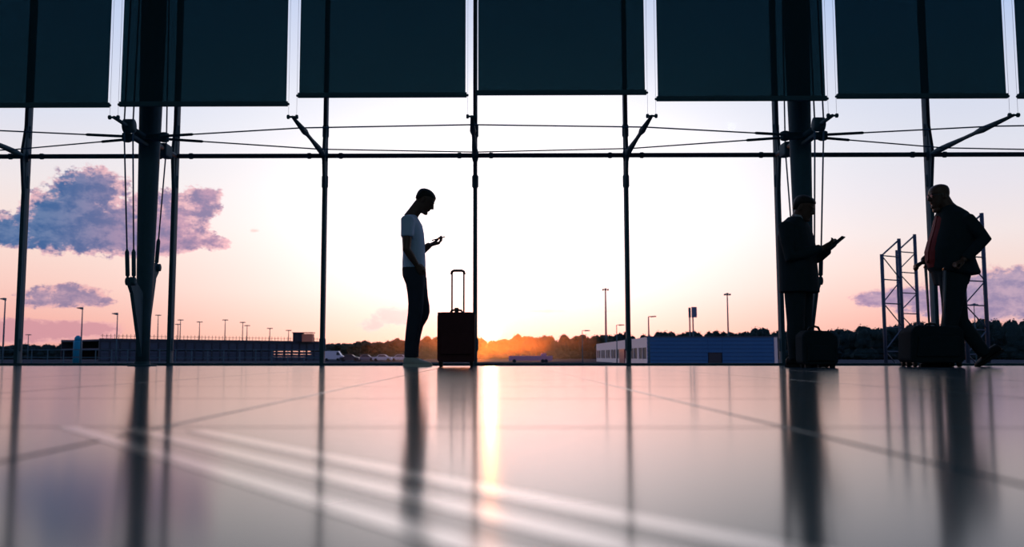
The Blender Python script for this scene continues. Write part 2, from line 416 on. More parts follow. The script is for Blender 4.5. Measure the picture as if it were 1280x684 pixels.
# ================================================================== COLUMNS, BRACING, BLINDS
YC = 9.68; YT = 8.74
ZS = ZT
kcol = (-6, -2, 2, 6)
def column(k, label):
    x = mx(k); t = thing('steel_column', label, 'column', (x, YC, 0), group='tapered steel columns along the window front')
    b = NB(); lathe(b, (0, 0, 0), [(0, .068), (.5, .076), (1.0, .088), (1.6, .100), (2.4, .113), (3.6, .132), (5.2, .135), (HC, .12)], 24)
    obj('shaft', b, 'steel', t, True)
    b = NB(); lathe(b, (0, 0, 0), [(0, .15), (.014, .15), (.018, .08), (.05, .08)], 24); obj('base_plate', b, 'steel', t)
    for sgn, yl, zl in ((-1, -.38, .87), (1, .31, 1.08)):
        b = NB(); prism(b, [(0, .06), (sgn * .05, .06), (yl - sgn * .03, zl - .12), (yl + sgn * .04, zl - .05), (yl + sgn * .04, zl + .03), (yl - sgn * .03, zl + .05), (0, zl - .15)], 'x', -.018, .018)
        obj('fin', b, 'steel', t)
        b = NB(); lathe(b, (0, yl, zl), [(-.05, .02), (-.045, .042), (.045, .042), (.05, .02)], 14, 'x'); obj('lug', b, 'steel', t, True)
        yn = -.58 if sgn < 0 else .5
        for dxc in ((-.045, .045) if sgn < 0 else (0.0,)):
            p0 = V(dxc * .7, yl, zl); p1 = V(dxc, yn, ZS); p2 = V(dxc, yn * .72, HC - .4)
            cb = obj('stay_cable', tb([p0, p1, p2], .0085, 8), 'cable', t, True)
            d = (p1 - p0).normalized()
            obj('turnbuckle', tb([p0, p0 + d * .05, p0 + d * .06, p0 + d * .30, p0 + d * .33], [.012, .012, .021, .021, .01], 10), 'steel', cb, True)
    # cross strut through the shaft with disc clamps
    b = NB(); tube(b, [(0, YT - YC, ZS), (0, -.5, ZS)], [.017, .022], 10); tube(b, [(0, -.5, ZS), (0, DG - YC - .03, ZS)], .03, 10); obj('cross_strut', b, 'steel', t, True)
    b = NB(); lathe(b, (0, YT - YC, ZS), [(-.055, .016), (-.05, .022), (-.032, .022), (-.028, .011), (.028, .011), (.032, .022), (.05, .022), (.055, .016)], 12, 'x'); obj('wire_holder', b, 'steel', t, True)
    b = NB(); lathe(b, (0, -.56, ZS + .01), [(-.06, .045), (-.05, .072), (.05, .072), (.06, .045)], 20, 'x'); obj('disc_clamp', b, 'steel', t, True)
    b = NB(); prism(b, [(-.05, -.035), (.05, -.035), (.05, .035), (-.05, .035)], 'x', -.24, .24)
    for v in b.verts: v.co += V(0, -.12, ZS)
    obj('clamp_arm', b, 'steel', t, bevel=.015)
    for sx in (-1, 1):
        b = NB(); lathe(b, (sx * .2, -.12, ZS), [(-.05, .03), (-.04, .05), (.04, .05), (.05, .03)], 14); obj('cable_clamp', b, 'steel', t, True)
    obj('clamp_block', bx((-.05, .36, ZS - .09), (.05, .58, ZS + .06)), 'steel', t, bevel=.02)
    obj('tie_plate', bx((-.03, -.5, ZS - .10), (.03, -.1, ZS - .06)), 'steel', t, bevel=.01)
column(-6, 'dark steel column hard against the left side wall')
column(-2, 'tapered dark steel column standing before the blue cloud at left')
column(2, 'tapered dark steel column behind the suited man reading his phone')
column(6, 'dark steel column hard against the right side wall')
# horizontal struts on the mullions between the columns
sl = {-5: 'bracing strut at the far left end of the window front', -4: 'bracing strut of the mullion left of the frame',
      -3: 'bracing strut cut by the left edge, on the leftmost mullion', -1: 'slanting bracing strut on the mullion left of the standing man in the t-shirt',
      0: 'steep bracing strut on the mullion beside the upright suitcase', 1: 'bracing strut on the mullion right of the setting sun',
      3: 'long bracing strut on the mullion above the walking bald man', 4: 'bracing strut of the mullion right of the frame', 5: 'bracing strut at the far right end of the window front'}
for k, lb in sl.items():
    x = mx(k); t = thing('bracing_strut', lb, 'strut', (x, DG - .03, ZS), group='bracing struts on the mullions')
    L = DG - .03 - YT
    obj('rod', tb([(0, 0, -.005), (0, -.1, -.005), (0, -.22, -.003), (0, -.45, 0), (0, -.8, 0), (0, -1.0, 0), (0, -1.15, 0), (0, -1.3, 0), (0, -L, 0)], [.014, .022, .034, .03, .020, .020, .034, .028, .014], 12), 'steel', t, True)
    b = NB(); lathe(b, (0, -L, 0), [(-.055, .016), (-.05, .022), (-.032, .022), (-.028, .011), (.028, .011), (.032, .022), (.05, .022), (.055, .016)], 12, 'x'); obj('wire_holder', b, 'steel', t, True)
    b = NB(); lathe(b, (0, 0, 0), [(-.07, .03), (0, .045), (.07, .03)], 12, 'z'); obj('node', b, 'steel', t, True)
# two bowed cables per field
def bow(x, xa, xb, ya, ym):
    u = (x - (xa + xb) / 2) / ((xb - xa) / 2); return ya + (ym - ya) * (1 - u * u)
fld = [(-6, -2, 'left'), (-2, 2, 'middle'), (2, 6, 'right')]
for ka, kb, nm in fld:
    for ya, ym, which in ((9.47, 9.02, 'upper'), (9.64, 10.3, 'lower')):
        xs = [mx(k) for k in range(ka, kb + 1)]
        pts = [V(x, bow(x, xs[0], xs[-1], ya, ym), ZS - (.01 if which == 'upper' else .0)) for x in xs]
        pts[0].x += .2; pts[-1].x -= .2
        words = {'left': 'running left from the column before the blue cloud', 'middle': 'spanning between both columns above the t-shirt man', 'right': 'running right from the column behind the suited man'}
        t = thing('bracing_cable', f'{which} thin steel bracing cable {words[nm]}', 'cable', pts[0], group='horizontal bracing cables')
        o0 = pts[0].copy(); q = [p - o0 for p in pts]
        obj('rope', tb(q, .0075, 8), 'cable', t, True)
        for e0, e1 in ((0, 1), (-1, -2)):
            d = (q[e1] - q[e0]).normalized()
            obj('end_fitting', tb([q[e0], q[e0] + d * .36, q[e0] + d * .38], [.015, .015, .008], 8), 'steel', t, True)
# roller blinds and their guide wires, in the plane of the strut tips
bl = {-5: (134, 'dark roller blind at the far left, outside the picture'), -4: (134, 'dark roller blind cut off by the left edge of the picture'),
      -3: (133, 'leftmost dark roller blind, beside the first bright gap'), -2: (132, 'dark roller blind in front of the left steel column'),
      -1: (121.5, 'dark roller blind above the man in the t-shirt'), 0: (119, 'dark roller blind above the setting sun, hanging least low'),
      1: (127, 'dark roller blind in front of the right steel column'), 2: (124.5, 'dark roller blind above the walking bald man'),
      3: (125, 'dark roller blind cut off by the right edge of the picture'), 4: (126, 'dark roller blind right of the picture'), 5: (126, 'dark roller blind at the far right end')}
ZB = 6.6
for k in range(-5, 5):
    yb, lb = bl[k]; xa, xb = mx(k) + .062, mx(k + 1) - .062
    if k == -3: lb = 'dark roller blind between the left picture edge and the first bright gap'
    zb = at(600, yb, YT).z + .012
    t = thing('roller_blind', lb, 'blind', ((xa + xb) / 2, YT, zb), group='dark roller blinds over the window front')
    w = (xb - xa) / 2; b = NB()
    nx_, nz_ = 12, 8
    gv = [[b.verts.new((-w + 2 * w * i / nx_, .006 * math.sin(i * 1.1 + k) * (1 - j / nz_) * .6, (ZB - zb) * j / nz_)) for i in range(nx_ + 1)] for j in range(nz_ + 1)]
    for j in range(nz_):
        for i in range(nx_): b.faces.new((gv[j][i], gv[j][i + 1], gv[j + 1][i + 1], gv[j + 1][i]))
    obj('fabric', b, 'blind', t, True)
    b = NB(); prism(b, [(-.014, -.012), (.014, -.012), (.016, 0), (.014, .034), (-.014, .034), (-.016, 0)], 'x', -w - .012, w + .012); bar = obj('bottom_bar', b, 'steel', t)
    for s in (-1, 1):
        b = NB(); lathe(b, (s * (w + .012), 0, .008), [(-.018, .006), (-.014, .012), (.014, .012), (.018, .006)], 10, 'x'); obj('end_cap', b, 'steel', bar)
    b = NB(); lathe(b, (0, 0, ZB - zb + .03), [(-w - .03, .03), (-w - .02, .055), (w + .02, .055), (w + .03, .03)], 18, 'x'); obj('roller', b, 'steel', t, True)
for k in range(-5, 6):
    for s in (-1, 1):
        x = mx(k) + s * .04
        o = obj('guide_wire', tb([(x, YT, ZS), (x, YT, HC)], .0014, 6), 'wire')
        sd_ = 'left' if s < 0 else 'right'
        tag(o, f'{sd_} pale guide wire of the blinds at ' + {-5: 'the far left end', -4: 'the left outside the picture', -3: 'the left outside the frame edge', -2: 'the first bright gap from left', -1: 'the second bright gap from left', 0: 'the third bright gap from left', 1: 'the fourth bright gap from left', 2: 'the fifth bright gap from left', 3: 'the rightmost bright gap', 4: 'the right outside the picture', 5: 'the far right end'}[k], 'wire', 'blind guide wires')

# ================================================================== OUTDOORS
GZ = -0.9
def gx(px, Y): return at(px, 446, Y).x
def zz(py, Y, px=605): return at(px, py, Y).z
g = NB()
for (xa, xb, ya, yb) in ((-2500, 2500, DG + .2, 3500),):
    box(g, (xa, ya, GZ - .5), (xb, yb, GZ))
struct('ground', g, 'asphalt', 'dark asphalt apron outside the window front', 'ground')

# ---- trees
def tree_mesh(seed, dark):
    rnd = random.Random(seed); b = NB()
    lobes = [(0, 0, .55, .36, .40), (0, 0, .2, .40, .2), (.12, .05, .12, .36, .14), (-.12, -.05, .1, .36, .14)]
    for i in range(9):
        a = rnd.uniform(0, 2 * PI); rr = rnd.uniform(.14, .34)
        lobes.append((rr * math.cos(a), rr * math.sin(a), rnd.uniform(.3, .86), rnd.uniform(.14, .22), rnd.uniform(.12, .2)))
    for (x, y, z, r, h) in lobes:                # leafy masses with lumpy surfaces
        rings = []
        ph = [rnd.uniform(0, 6.28) for _ in range(4)]
        for j in range(7):
            t = -PI / 2 + PI * (j + (.12 if j == 0 else -.12 if j == 6 else 0)) / 6
            rings.append([V(x, y, z) + V(math.cos(t) * math.cos(q) * r, math.cos(t) * math.sin(q) * r, math.sin(t) * h) * (.86 + .12 * math.sin(3 * q + ph[0] + j) + .08 * math.sin(5 * q + ph[1]))
                          for q in [2 * PI * i / 10 for i in range(10)]])
        loft(b, rings)
    for i in range(1100):                        # single leaf sprays breaking the outline
        x, y, z, r, h = rnd.choice(lobes)
        n = V(rnd.gauss(0, 1), rnd.gauss(0, 1), rnd.gauss(0, 1)).normalized()
        c = V(x + n.x * r, y + n.y * r, z + n.z * h) * rnd.uniform(.94, 1.05)
        s = rnd.uniform(.012, .032); u, v = frame(V(rnd.gauss(0, 1), rnd.gauss(0, 1), rnd.gauss(0, 1)))
        if c.z < .02: continue
        b.faces.new([b.verts.new(c + u * s), b.verts.new(c + v * s * .6), b.verts.new(c - u * s), b.verts.new(c - v * s * .6)])
    me = bpy.data.meshes.new('crown'); b.to_mesh(me); b.free(); me.materials.append(M['leaf_dark' if dark else 'leaf'])
    t = NB(); tube(t, [(0, 0, 0), (.01, 0, .2), (0, .01, .45)], [.035, .025, .015], 7)
    for a in (0.4, 2.5, 4.6): tube(t, [(0, 0, .25), (.12 * math.cos(a), .12 * math.sin(a), .45)], [.014, .006], 5)
    tm = bpy.data.meshes.new('trunk'); t.to_mesh(tm); t.free(); tm.materials.append(M['bark'])
    return me, tm
TREES = {d: [tree_mesh(100 + i + 50 * d, d) for i in range(4)] for d in (0, 1)}
def tree(px, ytop, Y, wpx, label, group, dark=0, name='tree'):
    h = zz(ytop, Y) - GZ; w = wpx * Y / FPX
    t = thing(name, label, 'tree', (gx(px, Y), Y, GZ), random.uniform(0, 6.28), group)
    cm_, tm_ = random.choice(TREES[dark])
    a = obj('crown', cm_, None, t); b = obj('trunk', tm_, None, t)
    t.scale = (w / .9, w / .9, h / .98)
    return t
def interp(tab, x):
    for (x0, y0), (x1, y1) in zip(tab, tab[1:]):
        if x0 <= x <= x1: return y0 + (y1 - y0) * (x - x0) / (x1 - x0)
    return tab[-1][1] if x > tab[-1][0] else tab[0][1]
ORD = ['first', 'second', 'third', 'fourth', 'fifth', 'sixth', 'seventh', 'eighth', 'ninth', 'tenth', 'eleventh', 'twelfth', 'thirteenth', 'fourteenth', 'fifteenth', 'sixteenth', 'seventeenth', 'eighteenth', 'nineteenth',
       'twentieth', 'twenty-first', 'twenty-second', 'twenty-third', 'twenty-fourth', 'twenty-fifth', 'twenty-sixth', 'twenty-seventh', 'twenty-eighth', 'twenty-ninth', 'thirtieth']
def treeline(tab, xa, xb, n, Y, wpx, label, group, dark, jit=3.0):
    for i in range(n):
        x = xa + (xb - xa) * i / (n - 1) + random.uniform(-2, 2)
        tree(x, interp(tab, x) + random.uniform(-.3, 1) * jit, Y + (i % 3) * 15, wpx * random.uniform(.9, 1.15), label % ORD[i], group, dark)
treeline([(-60, 430), (30, 431), (70, 428), (110, 426), (140, 428)], -50, 135, 11, 330, 27, 'small dark tree, %s from left in the low tree line left of the parking deck', 'trees left of the parking deck', 1, 2)
treeline([(395, 428), (440, 427), (480, 425), (510, 423), (540, 420), (590, 419), (601, 421), (615, 424), (630, 423), (648, 418), (670, 419), (690, 418), (720, 419), (750, 418), (765, 416), (800, 416)],
         400, 762, 26, 400, 25, 'backlit bushy tree, %s from left in the tree line under the setting sun', 'trees of the middle tree line', 0, 2)
treeline([(755, 417), (772, 413), (786, 418), (800, 418), (815, 414), (832, 412), (850, 414), (866, 412), (885, 413), (900, 411), (915, 415), (928, 412), (942, 414), (955, 408), (968, 412), (1000, 411)],
         774, 1000, 15, 380, 25, 'dark round tree, %s from left among those behind the blue hall', 'trees behind the blue hall', 1, 1.6)
treeline([(1005, 412), (1040, 411), (1060, 408), (1090, 405), (1110, 407), (1140, 402), (1180, 402), (1215, 397), (1235, 396), (1262, 398), (1290, 396), (1400, 394)],
         1018, 1390, 19, 300, 34, 'dark leafy tree, %s from left in the tree line at far right', 'trees at far right', 1, 3)
# ---- parking deck at left
A = V(gx(125, 200), 200, 0); B = V(gx(402, 240), 240, 0)
ZD = zz(423, 200)
L = (B - A).length; ra = math.atan2(B.y - A.y, B.x - A.x)
t = thing('parking_deck', 'long dark blue parking deck with lamp masts on its roof', 'building', (A.x, A.y, GZ), ra)
H = ZD - GZ
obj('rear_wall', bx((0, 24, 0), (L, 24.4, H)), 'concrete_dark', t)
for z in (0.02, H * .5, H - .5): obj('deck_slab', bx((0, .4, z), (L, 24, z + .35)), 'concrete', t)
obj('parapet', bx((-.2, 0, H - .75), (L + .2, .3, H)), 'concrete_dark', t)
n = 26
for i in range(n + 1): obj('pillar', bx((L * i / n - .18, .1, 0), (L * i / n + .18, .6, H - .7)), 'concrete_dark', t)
me = None
for i in range(n):
    for z0, z1 in ((.25, H * .5 - .15), (H * .5 + .2, H - .85)):
        for q in range(3):
            zq = z0 + (z1 - z0) * q / 3
            if me is None: o = obj('screen_slat', bx((0, 0, 0), (L / n - .4, .08, (z1 - z0) / 3 - .10)), 'screen_slat', t); me = o.data
            else: o = obj('screen_slat', me, None, t)
            o.location = (L * i / n + .2, .2, zq)
me = None
for i in range(64):
    if me is None: b = NB(); tube(b, [(0, .15, 0), (0, .15, 1.0)], .05, 6); o = obj('railing_post', b, 'concrete_dark', t); me = o.data
    else: o = obj('railing_post', me, None, t)
    o.location = (L * (i + .5) / 64, 0, H)
obj('handrail', bx((0, .12, H + .55), (L, .18, H + .62)), 'concrete_dark', t)
t = thing('stair_tower', 'small box-shaped stair tower with orange side on the parking deck roof', 'building', (gx(379, 236), 236, H + GZ - .15))
w1 = 12 * 236 / FPX; hh = zz(416.5, 236) - (H + GZ - .15)
obj('tower_wall', bx((-w1, -1.4, 0), (-.2, 1.5, hh)), 'concrete_dark', t); obj('side_wall', bx((-.2, -1.2, 0), (w1, 1.4, hh * .9)), 'orange_hut', t)
obj('roof_slab', bx((-w1 - .2, -1.6, hh), (w1 + .2, 1.7, hh + .18)), 'concrete', t); obj('doorway', bx((-w1 + .5, -1.45, 0), (-w1 + 1.4, -1.38, hh * .8)), 'door_dark', t)
# ---- lamp masts
def mast(px, ytop, Y, style, label, r=.08, base=None, name='lamp_mast', group='lamp masts of the airport grounds'):
    z0 = GZ if base is None else base; z1 = zz(ytop, Y, px)
    t = thing(name, label, 'street lamp', (at(px, (ytop + 446) / 2, Y).x, Y, z0), group=group); h = z1 - z0
    obj('pole', tb([(0, 0, 0), (0, 0, h * .5), (0, 0, h)], [r * 1.2, r, r * .7], 8), 'steel', t, True)
    k = Y / FPX
    if style in ('armL', 'armR'):
        s = -1 if style == 'armL' else 1
        obj('arm', tb([(0, 0, h), (s * 4 * k, 0, h + .3 * k), (s * 9 * k, 0, h + .5 * k)], r * .6, 6), 'steel', t)
        b = NB(); prism(b, [(s * 3 * k, h - .8 * k), (s * 9.5 * k, h - .3 * k), (s * 9.5 * k, h + .5 * k), (s * 3 * k, h + .8 * k)], 'y', -.15, .15); obj('lamp_head', b, 'steel', t)
    elif style == 'flag':
        b = NB(); prism(b, [(0, h - 2.6 * k), (-6.5 * k, h - 1.0 * k), (-6.5 * k, h - .2 * k), (0, h + .4 * k)], 'y', -.2, .2); obj('lamp_head', b, 'steel', t)
    elif style == 'tee':
        for s in (-1, 1):
            b = NB(); prism(b, [(0, h - .2 * k), (s * 3.4 * k, h - .1 * k), (s * 3.4 * k, h + .8 * k), (0, h + .9 * k)], 'y', -.25, .25); obj('lamp_head', b, 'steel', t)
    else:                                        # crown of floodlights
        obj('ring', bx((-3.2 * k, -.3, h - 1.2 * k), (3.2 * k, .3, h - .6 * k)), 'steel', t)
        for s in (-1, 0, 1): obj('floodlight', bx((s * 3 * k - .9 * k, -.5, h - 2.4 * k), (s * 3 * k + .9 * k, .3, h - (.3 if s else -.6) * k)), 'steel', t, bevel=.05)
mast(5, 373, 80, 'flag', 'tall lamp mast at the left edge with a wedge head', .075)
mast(102, 384.5, 95, 'flag', 'lamp mast with wedge head standing right of the teal tank', .075)
mast(146, 391.5, 105, 'flag', 'lamp mast with wedge head just left of the left steel column', .075)
mast(-60, 378, 80, 'flag', 'lamp mast with wedge head outside the left edge', .075)
mast(35, 419, 300, 'tee', 'tiny distant lamp mast beside the leftmost mullion', .14)
for px, yt, lb in ((197, 394.5, 'just right of the left steel column'), (225, 400.5, 'right beside the second mullion'), (249, 403, 'third from the second mullion'),
                   (281, 400.5, 'tallest in the middle of the deck'), (303, 403.5, 'left one of a close pair'), (308.5, 407.5, 'right one of a close pair'),
                   (337, 411, 'second nearest to the stair tower'), (360.5, 413.5, 'nearest to the stair tower')):
    mast(px, yt, 206 + (px - 125) * .14, 'tee', 'double-headed lamp mast on the parking deck, ' + lb, .11, H + GZ - .15)
mast(222, 406, 214, 'tee', 'lower double-headed lamp mast on the parking deck beside the second mullion', .09, H + GZ - .15)
mast(757.3, 361, 193, 'flood', 'tall floodlight mast behind the white facade', .2)
mast(910, 367, 196, 'flood', 'tall slim floodlight mast behind the blue hall', .17)
mast(728, 413.5, 100, 'armR', 'short thin lamp mast between the sun and the white facade', .05)
mast(771, 406.5, 100, 'armR', 'lamp mast in front of the white facade', .055)
mast(811, 396, 95, 'armR', 'lamp mast with long arm at the corner of the blue hall', .085)
mast(1219, 380, 200, 'flood', 'distant floodlight mast seen through the right lattice frame', .12)
# ---- teal tank, fence
Y = 120; t = thing('water_tank', 'upright teal cylindrical tank among the low trees at left', 'tank', (gx(96.5, Y), Y, GZ)); h = zz(419.5, Y) - GZ; r_ = 5.2 * Y / FPX
b = NB(); lathe(b, (0, 0, 0), [(0, r_), (h * .78, r_), (h * .82, r_ * .96)], 18); obj('shell', b, 'teal', t, True)
b = NB(); lathe(b, (0, 0, h * .82), [(0, r_ * .8), (h * .1, r_ * .78), (h * .18, r_ * .3)], 18); obj('dome', b, 'teal', t, True)
for z in (.25, .5): b = NB(); lathe(b, (0, 0, h * z), [(0, r_ * 1.04), (.08, r_ * 1.04)], 18); obj('band', b, 'concrete', t)
Y = 110; xa, xb = gx(-120, Y), gx(400, Y); t = thing('perimeter_fence', 'long low mesh fence running before the parking deck', 'fence', (xa, Y, GZ)); hf = zz(437.5, Y) - GZ
for z in (hf, hf * .5, .15): obj('rail', bx((0, -.03, z - .035), (xb - xa, .03, z + .035)), 'steel', t)
me = None; nP = 26
for i in range(nP + 1):
    if me is None: o = obj('fence_post', bx((-.04, -.04, 0), (.04, .04, hf + .08)), 'steel', t); me = o.data
    else: o = obj('fence_post', me, None, t)
    o.location = ((xb - xa) * i / nP, 0, 0)
# ---- cars
def car(px, Y, col, label, kind='car'):
    t = thing('parked_car' if kind == 'car' else 'delivery_van', label, 'car' if kind == 'car' else 'van', (gx(px, Y), Y, GZ), group='vehicles parked before the tree line')
    if kind == 'car': pr = [(-2.1, .3), (-2.1, .75), (-1.9, .9), (-1.2, .98), (-.7, 1.42), (.6, 1.45), (1.25, .98), (1.95, .85), (2.1, .7), (2.1, .3)]; gl = [(-1.0, 1.0), (-.6, 1.34), (.5, 1.36), (1.0, 1.0)]; top = 1.45
    else: pr = [(-2.6, .35), (-2.6, 2.25), (-2.5, 2.35), (1.5, 2.35), (2.2, 1.35), (2.65, 1.2), (2.7, .35)]; gl = [(1.0, 1.35), (1.05, 2.1), (1.5, 2.1), (1.95, 1.35)]
    b = NB(); prism(b, pr, 'y', -.85, .85); body = obj('body', b, col, t, bevel=.06)
    b = NB(); prism(b, gl, 'y', -.87, .87); obj('side_window', b, 'door_dark', body)
    for x in (-1.35, 1.35):
        for y in (-.78, .78):
            b = NB(); lathe(b, (x, y, .33), [(-.1, .2), (-.1, .33), (.1, .33), (.1, .2)], 14, 'y'); obj('wheel', b, 'rubber', t)
car(416, 222, 'car_white', 'white box van parked right of the third mullion', 'van')
car(437, 196, 'car_dark', 'dark parked car beside the white van')
car(457, 204, 'car_grey', 'grey parked car, second right of the white van')
car(478, 196, 'car_white', 'white parked car in the middle of the row')
car(500, 204, 'car_white', 'white parked car close behind the standing man\'s shoes')
Y = 150; t = thing('cargo_trailer', 'long low pinkish trailer parked beneath the backlit trees', 'trailer', (gx(663, Y), Y, GZ)); w1 = 27 * Y / FPX; h = zz(445, Y) - GZ
obj('box_body', bx((-w1, -1.2, .35), (w1, 1.2, h)), 'pale_pink', t, bevel=.05)
for x in (-.75, .55, .7):
    b = NB(); lathe(b, (x * w1, -1.1, .3), [(-.12, .18), (-.12, .3), (.12, .3), (.12, .18)], 14, 'y'); obj('wheel', b, 'rubber', t)
obj('cab', bx((w1 * .5, -1.0, h), (w1 * .72, 1.0, h + .45)), 'pale_pink', t, bevel=.08)
# ---- blue hall with white side
Y0, Y1 = 120.0, 187.0
xa, xb = gx(809, Y0), gx(972, Y0); h = zz(421.5, Y0) - GZ
t = thing('blue_hall', 'long low hall with blue clad front and white side facade', 'building', (xa, Y0, GZ)); w1 = xb - xa
xf = gx(745.5, Y1) - xa
obj('core', bx((xf + .4, .3, 0), (w1 - .2, Y1 - Y0, h - .05)), 'concrete_dark', t)
npan = 7; me = None
for i in range(npan):
    for q, (u0, u1) in enumerate(((0, 76 / 163), (76 / 163, 94 / 163), (94 / 163, 159 / 163))):
        z0, z1 = h * i / npan, h * (i + 1) / npan
        if q == 1 and z1 < h * .45: continue
        obj('cladding_panel', bx((w1 * u0 + .01, -.05 - .03 * (i % 2), z0 + .02), (w1 * u1 - .01, .3, z1 - .02)), 'blue_panel', t)
dr = obj('gate_door', bx((w1 * 77 / 163, .05, 0), (w1 * 93 / 163, .25, h * .43)), 'door_dark', t)
obj('corner_post', bx((w1 * 159 / 163, -.1, 0), (w1, .3, h)), 'white_render', t)
obj('roof_edge', bx((-.1, -.15, h - .02), (w1 + .1, 1, h + .1)), 'concrete', t)
sw = NB()                                         # white side, receding: sections between window strips
def side_box(y0, y1, z0, z1, th=.3, out=0.0):
    b = NB(); xo = lambda y: xf * (y / (Y1 - Y0)) * 1.0
    loft(b, [[V(xo(y) - out, y, z0), V(xo(y) + th, y, z0), V(xo(y) + th, y, z1), V(xo(y) - out, y, z1)] for y in (y0, y1)]); return b
LY = Y1 - Y0
obj('side_wall', side_box(.0, LY, h * .62, h, .3), 'white_render', t)
obj('side_plinth', side_box(.0, LY, 0, h * .2, .3), 'white_render', t)
nw = 8
for i in range(nw + 1):
    y0 = LY * i / nw; obj('side_pier', side_box(max(0, y0 - .7), min(LY, y0 + .7), h * .2, h * .62, .3), 'white_render', t)
for i in range(nw):
    y0, y1 = LY * i / nw + .7, LY * (i + 1) / nw - .7
    wn = obj('window', side_box(y0, y1, h * .2, h * .62, .22, -.12), 'door_dark', t)
    obj('window_bar', side_box((y0 + y1) / 2 - .12, (y0 + y1) / 2 + .12, h * .2, h * .62, .1, .02), 'white_render', wn)
obj('entrance', side_box(LY * .33, LY * .42, .05, h * .62, .1, .15), 'car_red', t)
# ---- pylon sign
Y = 195; k = Y / FPX
t = thing('pylon_sign', 'twin-post pylon sign with blue grey panel above the trees', 'sign', (gx(867, Y), Y, GZ)); hp = zz(384, Y) - GZ
obj('post', bx((-4.6 * k, -.15, 0), (-3.2 * k, .15, hp - 2 * k)), 'steel', t); obj('post', bx((-.6 * k, -.15, 0), (.8 * k, .15, hp - 10 * k)), 'steel', t)
obj('panel', bx((-1.2 * k, -.3, hp - 13 * k), (4.8 * k, .3, hp)), 'sign_blue', t); obj('side_panel', bx((-5 * k, -.25, hp - 13 * k), (-2.6 * k, .25, hp - .8 * k)), 'steel', t)
# ---- steel lattice frames at right, just outside
def lattice(posts, Y, Yd, label):
    """posts: (px, ytop, dy); pairs joined into braced ladder frames"""
    P = [(at(px, 430, Y + d).x, Y + d, zz(yt, Y + d, px)) for px, yt, d in posts]
    t = thing('lattice_frame', label, 'steel frame', (P[0][0], P[0][1], GZ)); o0 = V(P[0][0], P[0][1], GZ)
    W_ = lambda x, y, z: V(x, y, z) - o0
    for (x, y, zt) in P:
        obj('post', tb([W_(x, y, GZ), W_(x, y, zt)], .045, 8), 'steel_out', t, True)
        obj('foot', bx(W_(x - .16, y - .16, GZ), W_(x + .16, y + .16, GZ + .05)), 'steel_out', t)
    for a, b in Yd:
        (xa, ya, za), (xb, yb, zb) = P[a], P[b]
        top = min(za, zb); n = max(3, round((top - GZ) / .56)); st_ = (top - GZ) / n
        obj('top_brace', tb([W_(xa, ya, za - .03), W_(xb, yb, zb - .03)], .02, 6), 'steel_out', t)
        for i in range(1, n + 1):
            z = GZ + st_ * i
            obj('rung', tb([W_(xa, ya, z - .03), W_(xb, yb, z - .03)], .016, 6), 'steel_out', t)
            p, q = ((xa, ya), (xb, yb)) if i % 2 else ((xb, yb), (xa, ya))
            obj('diagonal', tb([W_(*p, z - st_), W_(*q, z - .03)], .014, 6), 'steel_out', t)
mat('steel_out', (44, 62, 84), .5, .2)
lattice([(1106.5, 318, 0), (1129, 298.5, .35), (1126, 313, 1.6), (1149, 293, 1.95)], 22, [(0, 1), (2, 3)], 'steel lattice frame outside, left of the walking bald man')
lattice([(1209, 288, 0), (1235, 266.5, .3)], 20, [(0, 1)], 'steel lattice frame outside, right behind the walking bald man')
# ---- crumpled pale sheet and cone on the apron
Y = 30; b = NB(); rnd = random.Random(3); xc = gx(1103, Y); k = Y / FPX
g = [[b.verts.new((xc + (-26 + 52 * i / 26) * k, Y + (j - 3) * .12, GZ + .02 + (.0 if j in (0, 6) or i in (0, 26) else (.14 + .55 * math.exp(-((i - 18.5) / 2.2) ** 2)) * rnd.uniform(.6, 1.1)))) for j in range(7)] for i in range(27)]
for i in range(26):
    for j in range(6): b.faces.new((g[i][j], g[i + 1][j], g[i + 1][j + 1], g[i][j + 1]))
o = obj('plastic_sheet', b, 'pale_blue', None, True); tag(o, 'crumpled pale bluish sheet lying on the apron by the left lattice frame', 'tarpaulin')
Y = 16; t = thing('traffic_cone', 'small orange cone outside beside the right column mullion', 'traffic cone', (gx(987.5, Y), Y, GZ))
h = zz(446.5, Y) - GZ
b = NB(); lathe(b, (0, 0, 0), [(.03, .15), (h * .95, .035), (h, .03)], 16); obj('cone', b, 'cone_orange', t, True)
b = NB(); lathe(b, (0, 0, 0), [(h * .55, .088), (h * .7, .068)], 16); obj('band', b, 'white_render', t, True)
obj('foot', bx((-.2, -.2, 0), (.2, .2, .035)), 'rubber', t, bevel=.01)

# ================================================================== PEOPLE
def solidify(bm, voxel, smooth_it=4, name='m'):
    """fuse overlapping closed shapes into one continuous skin"""
    bmesh.ops.recalc_face_normals(bm, faces=bm.faces)
    me = bpy.data.meshes.new(name + '_src'); bm.to_mesh(me); bm.free()
    o = bpy.data.objects.new(name + '_src', me); C.objects.link(o)
    r = o.modifiers.new('r', 'REMESH'); r.mode = 'VOXEL'; r.voxel_size = voxel; r.use_smooth_shade = True
    if smooth_it:
        k = o.modifiers.new('s', 'SMOOTH'); k.factor = .5; k.iterations = smooth_it
    bpy.context.view_layer.update()
    out = bpy.data.meshes.new_from_object(o.evaluated_get(bpy.context.evaluated_depsgraph_get()))
    bpy.data.objects.remove(o); bpy.data.meshes.remove(me); out.name = name
    out.materials.clear()
    return out
def sec(f0, f1, l, hw, z, n=22, p=2.25):
    c, a = (f0 + f1) / 2, (f1 - f0) / 2; ring = []
    for k in range(n):
        t = 2 * PI * k / n; ct, st_ = math.cos(t), math.sin(t)
        ring.append(V(c + a * math.copysign(abs(ct) ** (2 / p), ct), l + hw * math.copysign(abs(st_) ** (2 / p), st_), z))
    return ring
